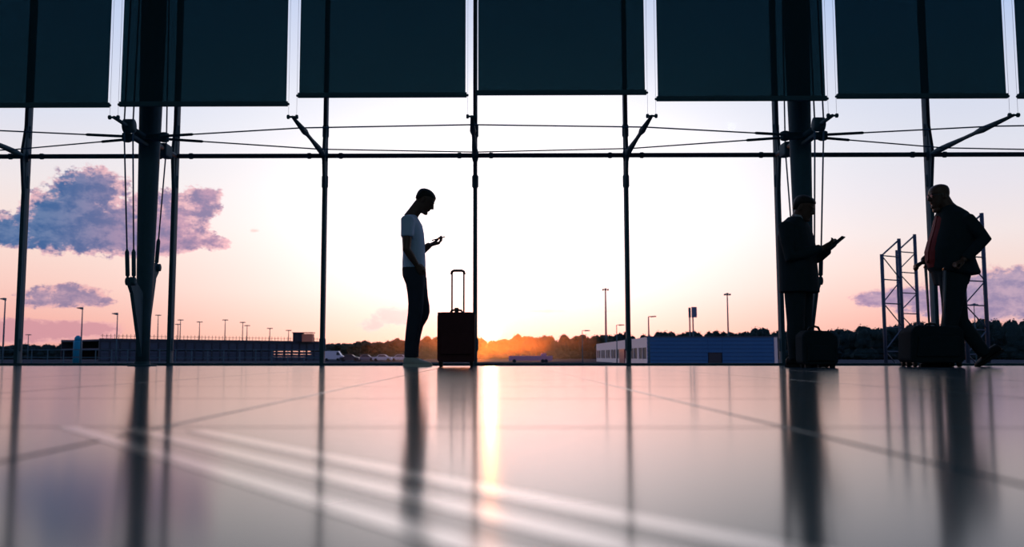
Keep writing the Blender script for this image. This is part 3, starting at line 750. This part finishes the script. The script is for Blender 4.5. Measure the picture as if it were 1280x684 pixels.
def stack(bm, rows, grow=0.0):                   # rows: (z, back, front, side centre, half width)
    loft(bm, [sec(b - grow, f + grow, l, w + grow, z) for z, b, f, l, w in rows])
def limb(bm, pts, rad, n=14, grow=0.0): tube(bm, pts, [r + grow for r in rad], n)
def head(bm, pos, tilt, turn=0.0, k=1.0, jaw=0.0):
    """skull with brow, nose, lips, chin, eyes and ears; pos = joint below the ears, tilt > 0 looks down"""
    R = Matrix.Rotation(turn, 3, 'Z') @ Matrix.Rotation(tilt, 3, 'Y')
    T = lambda x, y, z: Vector(pos) + R @ (V(x, y, z - .06) * k)
    rows = [(-.008, .03, .082, .018), (.008, -.015, .093, .036), (.03, -.05, .090, .050), (.055, -.066, .091, .058), (.08, -.079, .090, .064), (.105, -.090, .092, .069),
            (.125, -.096, .088, .073), (.145, -.099, .096, .076), (.17, -.099, .093, .076), (.195, -.09, .08, .07), (.214, -.066, .056, .054), (.226, -.03, .02, .03)]
    loft(bm, [[T(v.x, v.y, v.z) for v in sec(b - jaw * .3, f + jaw * .2, 0, w + jaw, z)] for z, b, f, w in rows])
    tube(bm, [T(.088, 0, .135), T(.105, 0, .105), T(.114, 0, .088), T(.098, 0, .078)], [.009, .012, .015, .010], 8)
    for s in (-1, 1):
        ell(bm, T(.098, s * .012, .085), (.011, .009, .009)); ell(bm, T(-.008, s * .078, .105), (.018, .010, .032), R)
        ell(bm, T(.084, s * .031, .118), (.011, .014, .009), R); ell(bm, T(.088, s * .033, .140), (.012, .024, .007), R)
    ell(bm, T(.093, 0, .060), (.010, .022, .007), R); ell(bm, T(.091, 0, .048), (.011, .020, .007), R); ell(bm, T(.084, 0, .012), (.018, .024, .018), R)
    return T, R
def hand(bm, wrist, d, pn, curl=.5, k=1.0, side=1, curls=None, thumb=.5):
    """palm, four unequal jointed fingers and a thumb leaving the side of the palm; pn = palm normal, side = thumb side along width"""
    w0 = Vector(wrist); d = Vector(d).normalized(); pn = Vector(pn); pn = (pn - d * pn.dot(d)).normalized(); u = d.cross(pn).normalized() * side
    rings = []
    for t, hw, ht in ((-.01, .026, .019), (.02, .032, .018), (.05, .040, .016), (.085, .042, .014), (.095, .040, .011)):
        c = w0 + d * t * k
        rings.append([c + (u * math.cos(2 * PI * i / 14) * hw + pn * math.sin(2 * PI * i / 14) * ht) * k for i in range(14)])
    loft(bm, rings)
    for i, (off, ln) in enumerate(((.031, .072), (.0105, .082), (-.0105, .076), (-.031, .060))):
        c_ = curl if curls is None else curls[i]
        p = w0 + (d * .082 + u * off) * k; a = .15 + c_ * .5; pts = [p]; dirn = d
        for seg, fr in enumerate((.45, .32, .26)):
            dirn = d * math.cos(a) + pn * math.sin(a) + u * off * .8; p = p + dirn * ln * fr * k; pts.append(p); a += c_ * .95
        tube(bm, pts, [.0098 * k, .0092 * k, .0085 * k, .0068 * k], 9)
    p = w0 + (d * .018 + u * .024 + pn * .006) * k
    q1 = p + (d * .030 + u * .024 + pn * .010) * k; q2 = q1 + (d * .032 + u * .010 * (1 - thumb) + pn * .022 * thumb) * k; q3 = q2 + (d * .022 - u * .006 * thumb + pn * .016 * thumb) * k
    tube(bm, [p, q1, q2, q3], [.014 * k, .0125 * k, .0105 * k, .008 * k], 9)
def shoe(parent, f0, f1, l, z, mu, ms, hw=.05, hgt=.10, rot=None, piv=None, ankle=.055):
    def tr(b):
        if rot is not None:
            for v in b.verts: v.co = Vector(piv) + rot @ (v.co - Vector(piv))
        return b
    L_ = f1 - f0
    out = [(0.0, .62), (.10, .86), (.3, .84), (.5, .86), (.72, 1.0), (.88, .88), (1.0, .42)]
    def outline(g, zq): return [V(f0 + L_ * t + (g if t > .5 else -g), l + s * (hw * w + g), zq) for s, seq in ((1, out), (-1, out[::-1])) for t, w in seq]
    b = NB(); loft(b, [outline(.002, z), outline(.004, z + .012), outline(.003, z + .026)]); 
    b2 = NB()
    rings = []
    for t, w, h0 in ((0.0, .5, hgt * .75), (.06, .78, hgt), (.22, .84, hgt), (.36, .84, hgt * .96), (.5, .86, hgt * .78), (.66, .94, hgt * .60), (.82, .92, hgt * .5), (.94, .68, hgt * .42), (1.0, .38, hgt * .3)):
        x = f0 + L_ * t; hh_ = max(h0 - .02, .01)
        rings.append([V(x, l + hw * w * math.copysign(abs(math.cos(q)) ** .8, math.cos(q)), z + .02 + hh_ * (.5 + .5 * math.copysign(abs(math.sin(q)) ** .8, math.sin(q)))) for q in [2 * PI * i / 14 for i in range(14)]])
    loft(b2, rings)
    sh = obj('shoe', tr(b2), mu, parent, True); obj('sole', tr(b), ms, sh)
    return sh

# ---------------------------------------------------------------- man in the t-shirt
D1 = 9.3; r1 = V(gx(518, D1), D1, 0)
def P1(px, py): q = at(px, py, D1); return q.x - r1.x, q.z
def row1(y, xb, xf, l, w):
    a, z = P1(xb, y); b, _ = P1(xf, y); return (z, a, b, l, w)
man = thing('person', 'standing man in pale t-shirt looking down at his phone beside an upright suitcase', 'person', r1)
torso = [row1(270, 508, 521, 0, .10), row1(275, 504, 524, 0, .17), row1(282, 502, 528, 0, .195), row1(292, 502, 530, 0, .19), row1(304, 503, 531, 0, .175), row1(318, 503.5, 531.5, 0, .165), row1(328, 503, 532, 0, .168), row1(336, 503, 532, 0, .172)]
pelv = [row1(330, 504, 531, 0, .16), row1(337, 503, 532, 0, .17), row1(345, 503.5, 532.5, 0, .175), row1(354, 507, 532, 0, .172), row1(360, 511, 530, 0, .15)]
legN = [row1(346, 505, 531, -.085, .088), row1(356, 508.5, 531, -.086, .088), row1(368, 510.5, 530.5, -.086, .082), row1(380, 511.5, 530, -.086, .070), row1(392, 511, 529, -.086, .064), row1(404, 509.5, 526.5, -.086, .062), row1(418, 508, 524, -.087, .060), row1(432, 507, 521.5, -.088, .054), row1(447, 506.5, 521, -.09, .054)]
legF = [row1(346, 508, 532.3, .085, .088), row1(358, 512, 533, .086, .086), row1(370, 515, 534, .086, .080), row1(382, 518, 536, .086, .070), row1(390, 518.5, 536.3, .086, .066), row1(398, 516, 534, .087, .063), row1(408, 513, 528, .088, .062), row1(420, 511, 525, .089, .06), row1(434, 509.5, 522.5, .09, .054), row1(447, 509.5, 522, .09, .054)]
b = NB()
stack(b, torso, -.014); stack(b, pelv, -.014); stack(b, legN, -.010); stack(b, legF, -.010)
hx, hz = P1(527, 256.5)
T1, R1 = head(b, (hx, 0, hz), math.radians(32), 0, 1.03)
nx_, nz_ = P1(512.5, 273.5); limb(b, [(nx_, 0, nz_), (P1(517, 266)[0], 0, P1(517, 266)[1]), (hx - .016, 0, hz + .012)], [.075, .064, .062])
shN = V(*P1(512, 279)[:1], -.185, P1(512, 279)[1]); elN = V(P1(511, 315)[0], -.235, P1(511, 315)[1]); wrN = V(P1(522.5, 333)[0], -.19, P1(522.5, 333)[1])
limb(b, [shN, shN.lerp(elN, .5), elN, elN.lerp(wrN, .35), wrN], [.058, .050, .041, .040, .028])
hand(b, wrN, V(.6, .35, -.8), V(-.3, .9, -.1), .3, .95, 1)
shF = V(P1(514, 279)[0], .185, P1(514, 279)[1]); elF = V(P1(521, 314)[0], .215, P1(521, 314)[1]); wrF = V(P1(536, 304.5)[0], .12, P1(536, 304.5)[1])
limb(b, [shF, shF.lerp(elF, .5), elF, elF.lerp(wrF, .4), wrF], [.058, .05, .043, .042, .032])
hand(b, wrF, V(.92, -.10, .18), V(-.18, -.15, .95), .75, 1.15, -1, None, .9)
obj('body', solidify(b, .0055, 3, 'body'), 'skin', man)
b = NB(); stack(b, torso); limb(b, [shN + V(.01, .07, .012), shN, shN.lerp(elN, .30), shN.lerp(elN, .58)], [.06, .074, .068, .066]); limb(b, [shF + V(.01, -.07, .012), shF, shF.lerp(elF, .3), shF.lerp(elF, .58)], [.06, .074, .068, .066])
limb(b, [(nx_ - .004, 0, nz_ - .03), (nx_ + .004, 0, nz_ + .022)], [.09, .068])
obj('t_shirt', solidify(b, .008, 4, 't_shirt'), 'tee', man)
b = NB(); stack(b, pelv, .002); stack(b, legN, .002); stack(b, legF, .002); obj('trousers', solidify(b, .008, 3, 'trousers'), 'denim', man)
b = NB()                                           # cropped hair cap on the skull
loft(b, [[T1(v.x, v.y, v.z) for v in sec(bk, fr, 0, w, z)] for z, bk, fr, w in ((.085, -.089, -.045, .070), (.11, -.098, -.02, .0765), (.14, -.104, .01, .081), (.165, -.105, .074, .0815), (.182, -.102, .093, .079), (.2, -.092, .082, .0725), (.219, -.068, .058, .056), (.232, -.03, .02, .03))])
obj('hair', solidify(b, .007, 2, 'hair'), 'hair', man)
shoe(man, P1(505.5, 450)[0], P1(538, 450)[0], -.095, .0, 'canvas_shoe', 'sole', .052, .105)
shoe(man, P1(507.5, 450)[0], P1(539, 450)[0], .10, .0, 'canvas_shoe', 'sole', .052, .105)
# phone in his far hand
def phone(name, centre, d, n, label, size=(.145, .072, .009)):
    d = Vector(d).normalized(); n = Vector(n); n = (n - d * n.dot(d)).normalized(); u = d.cross(n)
    t = thing(name, label, 'phone', centre); Rm = Matrix((d, u, n)).transposed()
    def mk(lo, hi):
        b = NB(); box(b, lo, hi)
        for v in b.verts: v.co = Rm @ v.co
        return b
    a, w, h = size[0] / 2, size[1] / 2, size[2] / 2
    obj('case', mk((-a, -w, -h), (a, w, h)), 'black_plastic', t, bevel=.003); obj('screen', mk((-a + .006, -w + .004, h), (a - .006, w - .004, h + .0008)), 'phone_screen', t)
    obj('camera_bump', mk((a - .035, w - .03, -h - .002), (a - .008, w - .006, -h)), 'black_plastic', t)
pc = at(547.5, 298.2, D1); phone('smartphone', (pc.x, D1 + .10, pc.z + .012), (.95, -.05, .27), (-.27, -.1, .95), 'smartphone in the hand of the man in the t-shirt')

# ---------------------------------------------------------------- upright suitcase
D2 = 9.35; k = D2 / FPX; xc = gx(570.5, D2)
t = thing('suitcase', 'upright dark red suitcase with pulled out handle beside the t-shirt man', 'suitcase', (xc, D2, 0))
wb, hb = 23.2 * k, at(570, 391, D2).z
b = NB(); prism(b, [(-wb, .065), (-wb + .02, .045), (wb - .02, .045), (wb, .065), (wb, hb - .03), (wb - .03, hb), (-wb + .03, hb), (-wb, hb - .03)], 'y', -.12, .12); obj('shell', b, 'luggage_red', t, bevel=.015)
b = NB(); prism(b, [(-wb + .03, .12), (wb - .03, .12), (wb - .03, hb * .62), (-wb + .03, hb * .62)], 'y', -.145, -.118); obj('front_pocket', b, 'luggage_red', t, bevel=.012)
obj('zip', bx((-wb - .003, -.012, .07), (wb + .003, .012, hb + .003)), 'black_plastic', t, bevel=.004)
for s in (-1, 1):
    for y in (-.09, .09):
        b = NB(); lathe(b, (s * (wb - .035), y, .028), [(-.014, .018), (-.012, .028), (.012, .028), (.014, .018)], 14, 'x'); wh = obj('wheel', b, 'rubber', t, True)
        obj('wheel_fork', bx((s * (wb - .035) - .02, y - .022, .03), (s * (wb - .035) + .02, y + .022, .062)), 'black_plastic', wh, bevel=.006)
zh = at(571, 337.5, D2).z; xa_, xb_ = gx(564.3, D2) - xc, gx(579.3, D2) - xc
for x in (xa_, xb_): obj('handle_tube', tb([(x, .08, hb - .1), (x, .08, zh - .02)], .009, 10), 'chrome', t, True)
obj('grip', tb([(xa_ - .006, .08, zh - .04), (xa_, .08, zh - .01), (xa_ + .02, .08, zh), (xb_ - .02, .08, zh), (xb_, .08, zh - .01), (xb_ + .006, .08, zh - .04)], .0135, 10), 'black_plastic', t, True)
obj('carry_handle', tb([(-.06, 0, hb), (-.05, 0, hb + .022), (0, 0, hb + .032), (.05, 0, hb + .022), (.06, 0, hb)], .011, 10), 'black_plastic', t, True)
obj('lock', bx((-.02, -.03, hb), (.022, .03, hb + .05)), 'black_plastic', t, bevel=.008)

# ---------------------------------------------------------------- suited man with phone (by the right column)
D3 = 8.95; th = math.radians(-40); r3 = V(gx(1001, D3), D3, 0)
m2 = thing('person', 'man in dark suit standing before the right column, reading a phone', 'person', r3, th)
def z3(y): return at(999, y, D3).z
K = D3 / FPX
def row3(y, b, f, l, w): return (z3(y), b, f, l, w)   # metres in his own frame
tor = [row3(272, -.08, .07, 0, .09), row3(278, -.115, .09, 0, .17), row3(285, -.135, .115, 0, .225), row3(297, -.165, .14, 0, .25), row3(312, -.165, .16, 0, .245), row3(328, -.165, .165, 0, .235), row3(344, -.165, .175, 0, .235), row3(360, -.165, .18, 0, .24), row3(366, -.165, .18, 0, .24)]
pel = [row3(330, -.12, .12, 0, .17), row3(345, -.13, .125, 0, .18), row3(358, -.125, .12, 0, .18), row3(366, -.1, .11, 0, .16)]
lgs = {}
for s in (-1, 1):
    lgs[s] = [row3(356, -.10, .10, s * .09, .09), row3(372, -.095, .095, s * .092, .088), row3(392, -.085, .08, s * .094, .078), row3(405, -.08, .075, s * .095, .072), row3(420, -.085, .065, s * .097, .07), row3(436, -.075, .055, s * .1, .066), row3(450, -.07, .06, s * .1, .066)]
b = NB(); stack(b, tor[:-1], -.03); stack(b, pel, -.012)
for s in (-1, 1): stack(b, lgs[s], -.016)
T2, R2 = head(b, (.055, 0, z3(267)), math.radians(22), math.radians(4), 1.0)
limb(b, [(-.01, 0, z3(280)), (.015, 0, z3(272)), (.045, 0, z3(265))], [.075, .062, .06])
arms = {}
for s in (-1, 1):
    sh_ = V(-.02, s * .215, z3(286)); el_ = V(.03, s * .275, z3(325)); wr_ = V(.265, s * .085 + .03, z3(313.5)); arms[s] = (sh_, el_, wr_)
    limb(b, [sh_, sh_.lerp(el_, .5), el_, el_.lerp(wr_, .4), wr_], [.055, .047, .04, .038, .028])
    hand(b, wr_, V(.85, -s * .35, .42), V(-.35, -s * .45, .8), .6, 1.0, s, None, .8)
obj('body', solidify(b, .006, 3, 'body'), 'skin', m2)
b = NB(); stack(b, tor)
for s in (-1, 1):
    sh_, el_, wr_ = arms[s]
    limb(b, [sh_ + V(0, -s * .09, .02), sh_, sh_.lerp(el_, .5), el_, el_.lerp(wr_, .45), el_.lerp(wr_, .94)], [.06, .076, .07, .062, .055, .044])
limb(b, [(-.02, 0, z3(281)), (-.005, 0, z3(272.5))], [.10, .074])
jk = obj('jacket', solidify(b, .009, 4, 'jacket'), 'suit', m2)
for s in (-1, 1):
    b = NB(); prism(b, [(s * .012, z3(318)), (s * .05, z3(300)), (s * .085, z3(288)), (s * .07, z3(278)), (s * .045, z3(277)), (s * .03, z3(292))], 'x', .0, .006)
    for v in b.verts: v.co.x += .148 - max(0, (v.co.z - z3(312))) * .30 - abs(v.co.y) * .22
    obj('lapel', b, 'suit_dark', jk)
b = NB(); limb(b, [(0.02, 0, z3(276)), (.032, 0, z3(269.5))], [.067, .064]); obj('shirt_collar', b, 'white_shirt', m2, True)
b = NB(); stack(b, pel, .004)
for s in (-1, 1): stack(b, lgs[s], .004)
obj('trousers', solidify(b, .009, 3, 'trousers'), 'suit', m2)
b = NB(); loft(b, [[T2(v.x, v.y, v.z) for v in sec(bk, fr, 0, w, z)] for z, bk, fr, w in ((.07, -.086, -.045, .068), (.10, -.102, -.02, .079), (.14, -.110, .01, .085), (.165, -.111, .076, .086), (.185, -.107, .098, .083), (.205, -.096, .088, .076), (.225, -.07, .062, .06), (.238, -.03, .02, .03))])
obj('hair', solidify(b, .007, 2, 'hair'), 'hair', m2)
for s in (-1, 1): shoe(m2, -.10, .20, s * .105, 0, 'black_leather', 'rubber', .05, .10)
Rz = Matrix.Rotation(th, 3, 'Z')
pc = r3 + Rz @ V(.375, .03, z3(306.5)); phone('smartphone', pc, Rz @ V(.8, 0, .6), Rz @ V(-.6, 0, .8), 'phone held up by the suited man before the right column', (.17, .085, .010))
# his bag
D4 = 8.6; xc = gx(1021, D4); k = D4 / FPX
t = thing('travel_bag', 'black boxy travel bag standing at the feet of the suited man', 'bag', (xc, D4, 0)); hb = at(1021, 413, D4).z; wb = 22 * k
b = NB(); prism(b, [(-wb, .05), (-wb + .03, .025), (wb - .03, .025), (wb, .05), (wb, hb - .06), (wb - .07, hb - .01), (-wb + .05, hb), (-wb, hb - .05)], 'y', -.11, .11); obj('body', b, 'luggage', t, bevel=.02)
b = NB(); prism(b, [(-wb + .04, .06), (wb - .04, .06), (wb - .04, hb * .6), (-wb + .04, hb * .6)], 'y', -.135, -.105); obj('front_pocket', b, 'luggage', t, bevel=.012)
obj('carry_handle', tb([(-.075, 0, hb - .01), (-.06, 0, hb + .022), (-.02, 0, hb + .038), (.02, 0, hb + .028), (.04, 0, hb - .015)], .011, 10), 'black_plastic', t, True)
for s in (-1, 1):
    b = NB(); lathe(b, (s * (wb - .05), .06, .025), [(-.014, .016), (-.012, .025), (.012, .025), (.014, .016)], 14, 'x'); obj('wheel', b, 'rubber', t, True)
    obj('foot', bx((s * (wb - .05) - .02, -.09, 0), (s * (wb - .05) + .02, -.05, .03)), 'rubber', t)

# ---------------------------------------------------------------- bald man walking left with two trolley bags
D5 = 9.15; r5 = V(gx(1188, D5), D5, 0)
m3 = thing('person', 'bald man in dark suit and red shirt walking left with trolley bags', 'person', r5, PI)
def P3(px, py): q = at(px, py, D5); return -(q.x - r5.x), q.z
def row5(y, xf, xb, l, w):
    a, z = P3(xb, y); c, _ = P3(xf, y); return (z, a, c, l, w)
jac = [row5(257, 1177, 1193, 0, .075), row5(261, 1174.5, 1200, 0, .11), row5(267, 1172, 1207, 0, .17), row5(275, 1170.5, 1211.5, 0, .22), row5(287, 1168, 1214, 0, .235), row5(300, 1163.6, 1215, 0, .235), row5(313, 1160.2, 1214.5, 0, .232), row5(325, 1160.2, 1215, 0, .232), row5(336, 1163.5, 1219, 0, .238), row5(341, 1168, 1221, 0, .238), row5(344, 1180, 1220, 0, .23)]
inn = [row5(264, 1174, 1195, 0, .09), row5(275, 1169.5, 1205, 0, .15), row5(288, 1166.5, 1208, 0, .16), row5(302, 1161.5, 1208, 0, .165), row5(315, 1158.3, 1206, 0, .17), row5(325, 1158.8, 1206, 0, .17), row5(335, 1163, 1206, 0, .17)]
pv = [row5(322, 1164, 1206, 0, .17), row5(335, 1166, 1210, 0, .18), row5(345, 1168, 1210, 0, .18), row5(356, 1171, 1207, 0, .165)]
fl_ = [row5(342, 1168, 1204, .085, .095), row5(358, 1170.5, 1202, .088, .092), row5(375, 1172.5, 1198, .09, .084), row5(392, 1173.5, 1194, .09, .072), row5(406, 1172, 1190.5, .092, .066), row5(422, 1169, 1188, .094, .066), row5(438, 1166, 1182, .096, .058), row5(448, 1164.5, 1180, .097, .058)]
b = NB(); stack(b, inn, -.012); stack(b, pv, -.012); stack(b, fl_, -.014)
hipR = V(*[P3(1194, 346)[0]], -.085, P3(1194, 346)[1]); knR = V(P3(1206, 401)[0], -.09, P3(1206, 401)[1]); anR = V(P3(1236, 441)[0], -.095, P3(1236, 441)[1])
rl = [hipR, hipR.lerp(knR, .5), knR, knR.lerp(anR, .35), anR]; rr_ = [.098, .086, .066, .062, .044]
limb(b, rl, rr_)
hx, hz = P3(1175.5, 251.5)
T3, R3 = head(b, (hx, 0, hz), math.radians(8), 0, 1.02, .004)
q = P3(1190, 266); q2 = P3(1183, 258); limb(b, [(q[0], 0, q[1]), (q2[0], 0, q2[1]), (hx - .02, 0, hz + .02)], [.085, .074, .072])
ell(b, V(*[P3(1170.5, 263)[0]], 0, P3(1170.5, 263)[1]), (.035, .045, .028))
shL = V(P3(1196.5, 279)[0], .20, P3(1196.5, 279)[1]); elL = V(P3(1213, 303)[0], .262, P3(1214.5, 303)[1]); wrL = V(P3(1187, 329)[0], .27, P3(1187, 329)[1])
shR = V(P3(1194, 279)[0], -.20, P3(1194, 279)[1]); elR = V(P3(1189, 311)[0], -.27, P3(1189, 311)[1]); wrR = V(P3(1168, 325)[0], -.25, P3(1168, 325)[1])
for sh_, el_, wr_, sd_ in ((shL, elL, wrL, 1), (shR, elR, wrR, -1)):
    limb(b, [sh_, sh_.lerp(el_, .5), el_, el_.lerp(wr_, .4), wr_], [.058, .05, .042, .04, .03])
    hand(b, wr_, V(.86, 0, -.35), V(-.35, -sd_ * .2, -.9), 1.45, 1.0, -sd_ * -1, None, .9)
obj('body', solidify(b, .006, 3, 'body'), 'skin', m3)
b = NB(); stack(b, inn, .002); limb(b, [(q[0] + .02, 0, q[1] - .03), (q2[0] + .03, 0, q2[1] - .025)], [.09, .08]); sm_ = obj('shirt', solidify(b, .009, 3, 'shirt'), 'red_shirt', m3)
b = NB()
fr5 = lambda y: (P3(interp([(268, 1171), (275, 1169.5), (288, 1166.5), (302, 1161.5), (315, 1158.3), (325, 1158.8)], y), y)[0] + .006, P3(1160, y)[1])
loft(b, [[V(fr5(y)[0] - .012, -w, fr5(y)[1]), V(fr5(y)[0] - .012, w, fr5(y)[1]), V(fr5(y)[0], w, fr5(y)[1]), V(fr5(y)[0], -w, fr5(y)[1])] for y, w in ((270, .018), (275, .022), (288, .028), (302, .036), (315, .042), (325, .03), (329, .006))]); obj('tie', b, 'red_shirt', sm_)
# jacket worn open: shell around the back and both flanks, its front edges behind the shirt front
b = NB()
rings = []
for z, bk, fr, l, w in jac:
    ro = sec(bk, fr, l, w, z, 40); rings.append(ro)
loft(b, rings)
for sh_, el_, wr_, sd_ in ((shL, elL, wrL, 1), (shR, elR, wrR, -1)):
    limb(b, [sh_ + V(0, -sd_ * .1, .02), sh_, sh_.lerp(el_, .5), el_, el_.lerp(wr_, .45), el_.lerp(wr_, .93)], [.06, .076, .072, .066, .058, .046])
obj('jacket', solidify(b, .009, 4, 'jacket'), 'suit', m3)
b = NB(); stack(b, pv, .004); stack(b, fl_, .004); limb(b, rl, rr_, 14, .014); limb(b, [rl[3], anR + (anR - knR) * .04], [.076, .064]); obj('trousers', solidify(b, .009, 3, 'trousers'), 'suit', m3)
f0, f1 = P3(1181, 450)[0], P3(1144, 450)[0]; shoe(m3, f0, f1, .1, 0, 'black_leather', 'rubber', .052, .10)
toe = V(P3(1229, 456)[0], -.095, 0.0)
rs = Matrix.Rotation(math.radians(32), 3, 'Y'); shoe(m3, toe.x - .285, toe.x + .02, -.095, 0, 'black_leather', 'rubber', .052, .10, rs, (toe.x, -.095, .012))
# glasses
gl = NB()
for s in (-1, 1):
    tube(gl, [T3(.101 + .004 * math.cos(a), s * .033 + .025 * math.cos(a), .118 + .018 * math.sin(a)) for a in [2 * PI * i / 14 for i in range(15)]], .0018, 5)
    tube(gl, [T3(.098, s * .058, .122), T3(.04, s * .08, .122), T3(-.01, s * .085, .115)], .002, 5)
tube(gl, [T3(.106, -.009, .121), T3(.108, 0, .124), T3(.106, .009, .121)], .002, 5)
gl_ = obj('glasses', gl, 'chrome', m3, True)
for s in (-1, 1):
    b = NB(); pts_ = [T3(.1005, s * .033 + .023 * math.cos(a), .118 + .0165 * math.sin(a)) for a in [2 * PI * i / 16 for i in range(16)]]
    pb = [T3(.0985, s * .033 + .023 * math.cos(a), .118 + .0165 * math.sin(a)) for a in [2 * PI * i / 16 for i in range(16)]]
    loft(b, [pb, pts_]); obj('lens', b, 'glass', gl_)
# two trolley bags
def trolley(xa, xb, ytop, D, hx1, hx2, hyt, label):
    xc = gx((xa + xb) / 2, D); t = thing('trolley_bag', label, 'suitcase', (xc, D, 0), group='trolley bags pulled by the bald man'); k = D / FPX
    wb = (xb - xa) / 2 * k; hb = at(xa, ytop, D).z
    b = NB(); prism(b, [(-wb, .07), (-wb + .03, .04), (wb - .03, .04), (wb, .07), (wb, hb - .05), (wb - .04, hb - .005), (-wb + .07, hb), (-wb + .02, hb - .05)], 'y', -.10, .10); obj('shell', b, 'luggage', t, bevel=.02)
    b = NB(); prism(b, [(-wb + .05, .1), (wb - .05, .1), (wb - .05, hb * .75), (-wb + .08, hb * .75)], 'y', -.122, -.095); obj('front_pocket', b, 'luggage', t, bevel=.012)
    for s in (-1, 1):
        for y in (-.07, .07):
            b = NB(); lathe(b, (s * (wb - .05), y, .027), [(-.014, .017), (-.012, .027), (.012, .027), (.014, .017)], 14, 'x'); wh = obj('wheel', b, 'rubber', t, True)
            obj('wheel_fork', bx((s * (wb - .05) - .02, y - .022, .03), (s * (wb - .05) + .02, y + .022, .06)), 'black_plastic', wh, bevel=.006)
    pt = at(hx2, hyt, D); pb = at(hx1, ytop, D)
    for dx_, dy_ in ((-.024, -.05), (.024, .05)):
        obj('handle_tube', tb([(pb.x - xc + dx_, dy_, hb - .1), (pt.x - xc + dx_ * .7, dy_, pt.z)], .0085, 10), 'chrome', t, True)
    obj('grip', tb([(pt.x - xc - .0235, -.065, pt.z + .004), (pt.x - xc, 0, pt.z + .012), (pt.x - xc + .0235, .065, pt.z + .004)], .015, 10), 'black_plastic', t, True)
    obj('carry_handle', tb([(-wb * .3, 0, hb - .01), (-wb * .2, 0, hb + .018), (wb * .1, 0, hb + .018), (wb * .2, 0, hb - .01)], .01, 10), 'black_plastic', t, True)
trolley(1133, 1200, 407.5, 8.86, 1179, 1181, 337, 'nearer black trolley bag before the bald man, handle in his near hand')
trolley(1127, 1183, 409.5, 9.42, 1162, 1157, 334, 'farther black trolley bag before the bald man, handle in his far hand')

# ---------------------------------------------------------------- added scattering haze volume, shaped for the orange glow around the sun
hm = bpy.data.materials.new('glow_haze'); hm.use_nodes = True; t_ = hm.node_tree; t_.nodes.clear()
vo = t_.nodes.new('ShaderNodeOutputMaterial'); vs = t_.nodes.new('ShaderNodeVolumeScatter'); vs.inputs['Anisotropy'].default_value = .93; vs.inputs['Color'].default_value = (1, .5, .22, 1)
tcn = t_.nodes.new('ShaderNodeTexCoord'); mp = t_.nodes.new('ShaderNodeMapping'); mp.vector_type = 'TEXTURE'; mp.inputs['Scale'].default_value = (30, 16, 14)
gr = t_.nodes.new('ShaderNodeTexGradient'); gr.gradient_type = 'QUADRATIC_SPHERE'; ml = t_.nodes.new('ShaderNodeMath'); ml.operation = 'MULTIPLY'; ml.inputs[1].default_value = .06
t_.links.new(tcn.outputs['Object'], mp.inputs[0]); t_.links.new(mp.outputs[0], gr.inputs[0]); t_.links.new(gr.outputs['Fac'], ml.inputs[0]); t_.links.new(ml.outputs[0], vs.inputs['Density'])
t_.links.new(vs.outputs[0], vo.inputs['Volume']); M['glow_haze'] = hm
o = obj('glow_haze', bx((-30, -12, 0), (20.5, 12, 14)), 'glow_haze'); o.location = (-1.2, 170, GZ + .02); tag(o, 'added sunlit haze hanging before the tree line', 'glow_haze', kind='stuff')
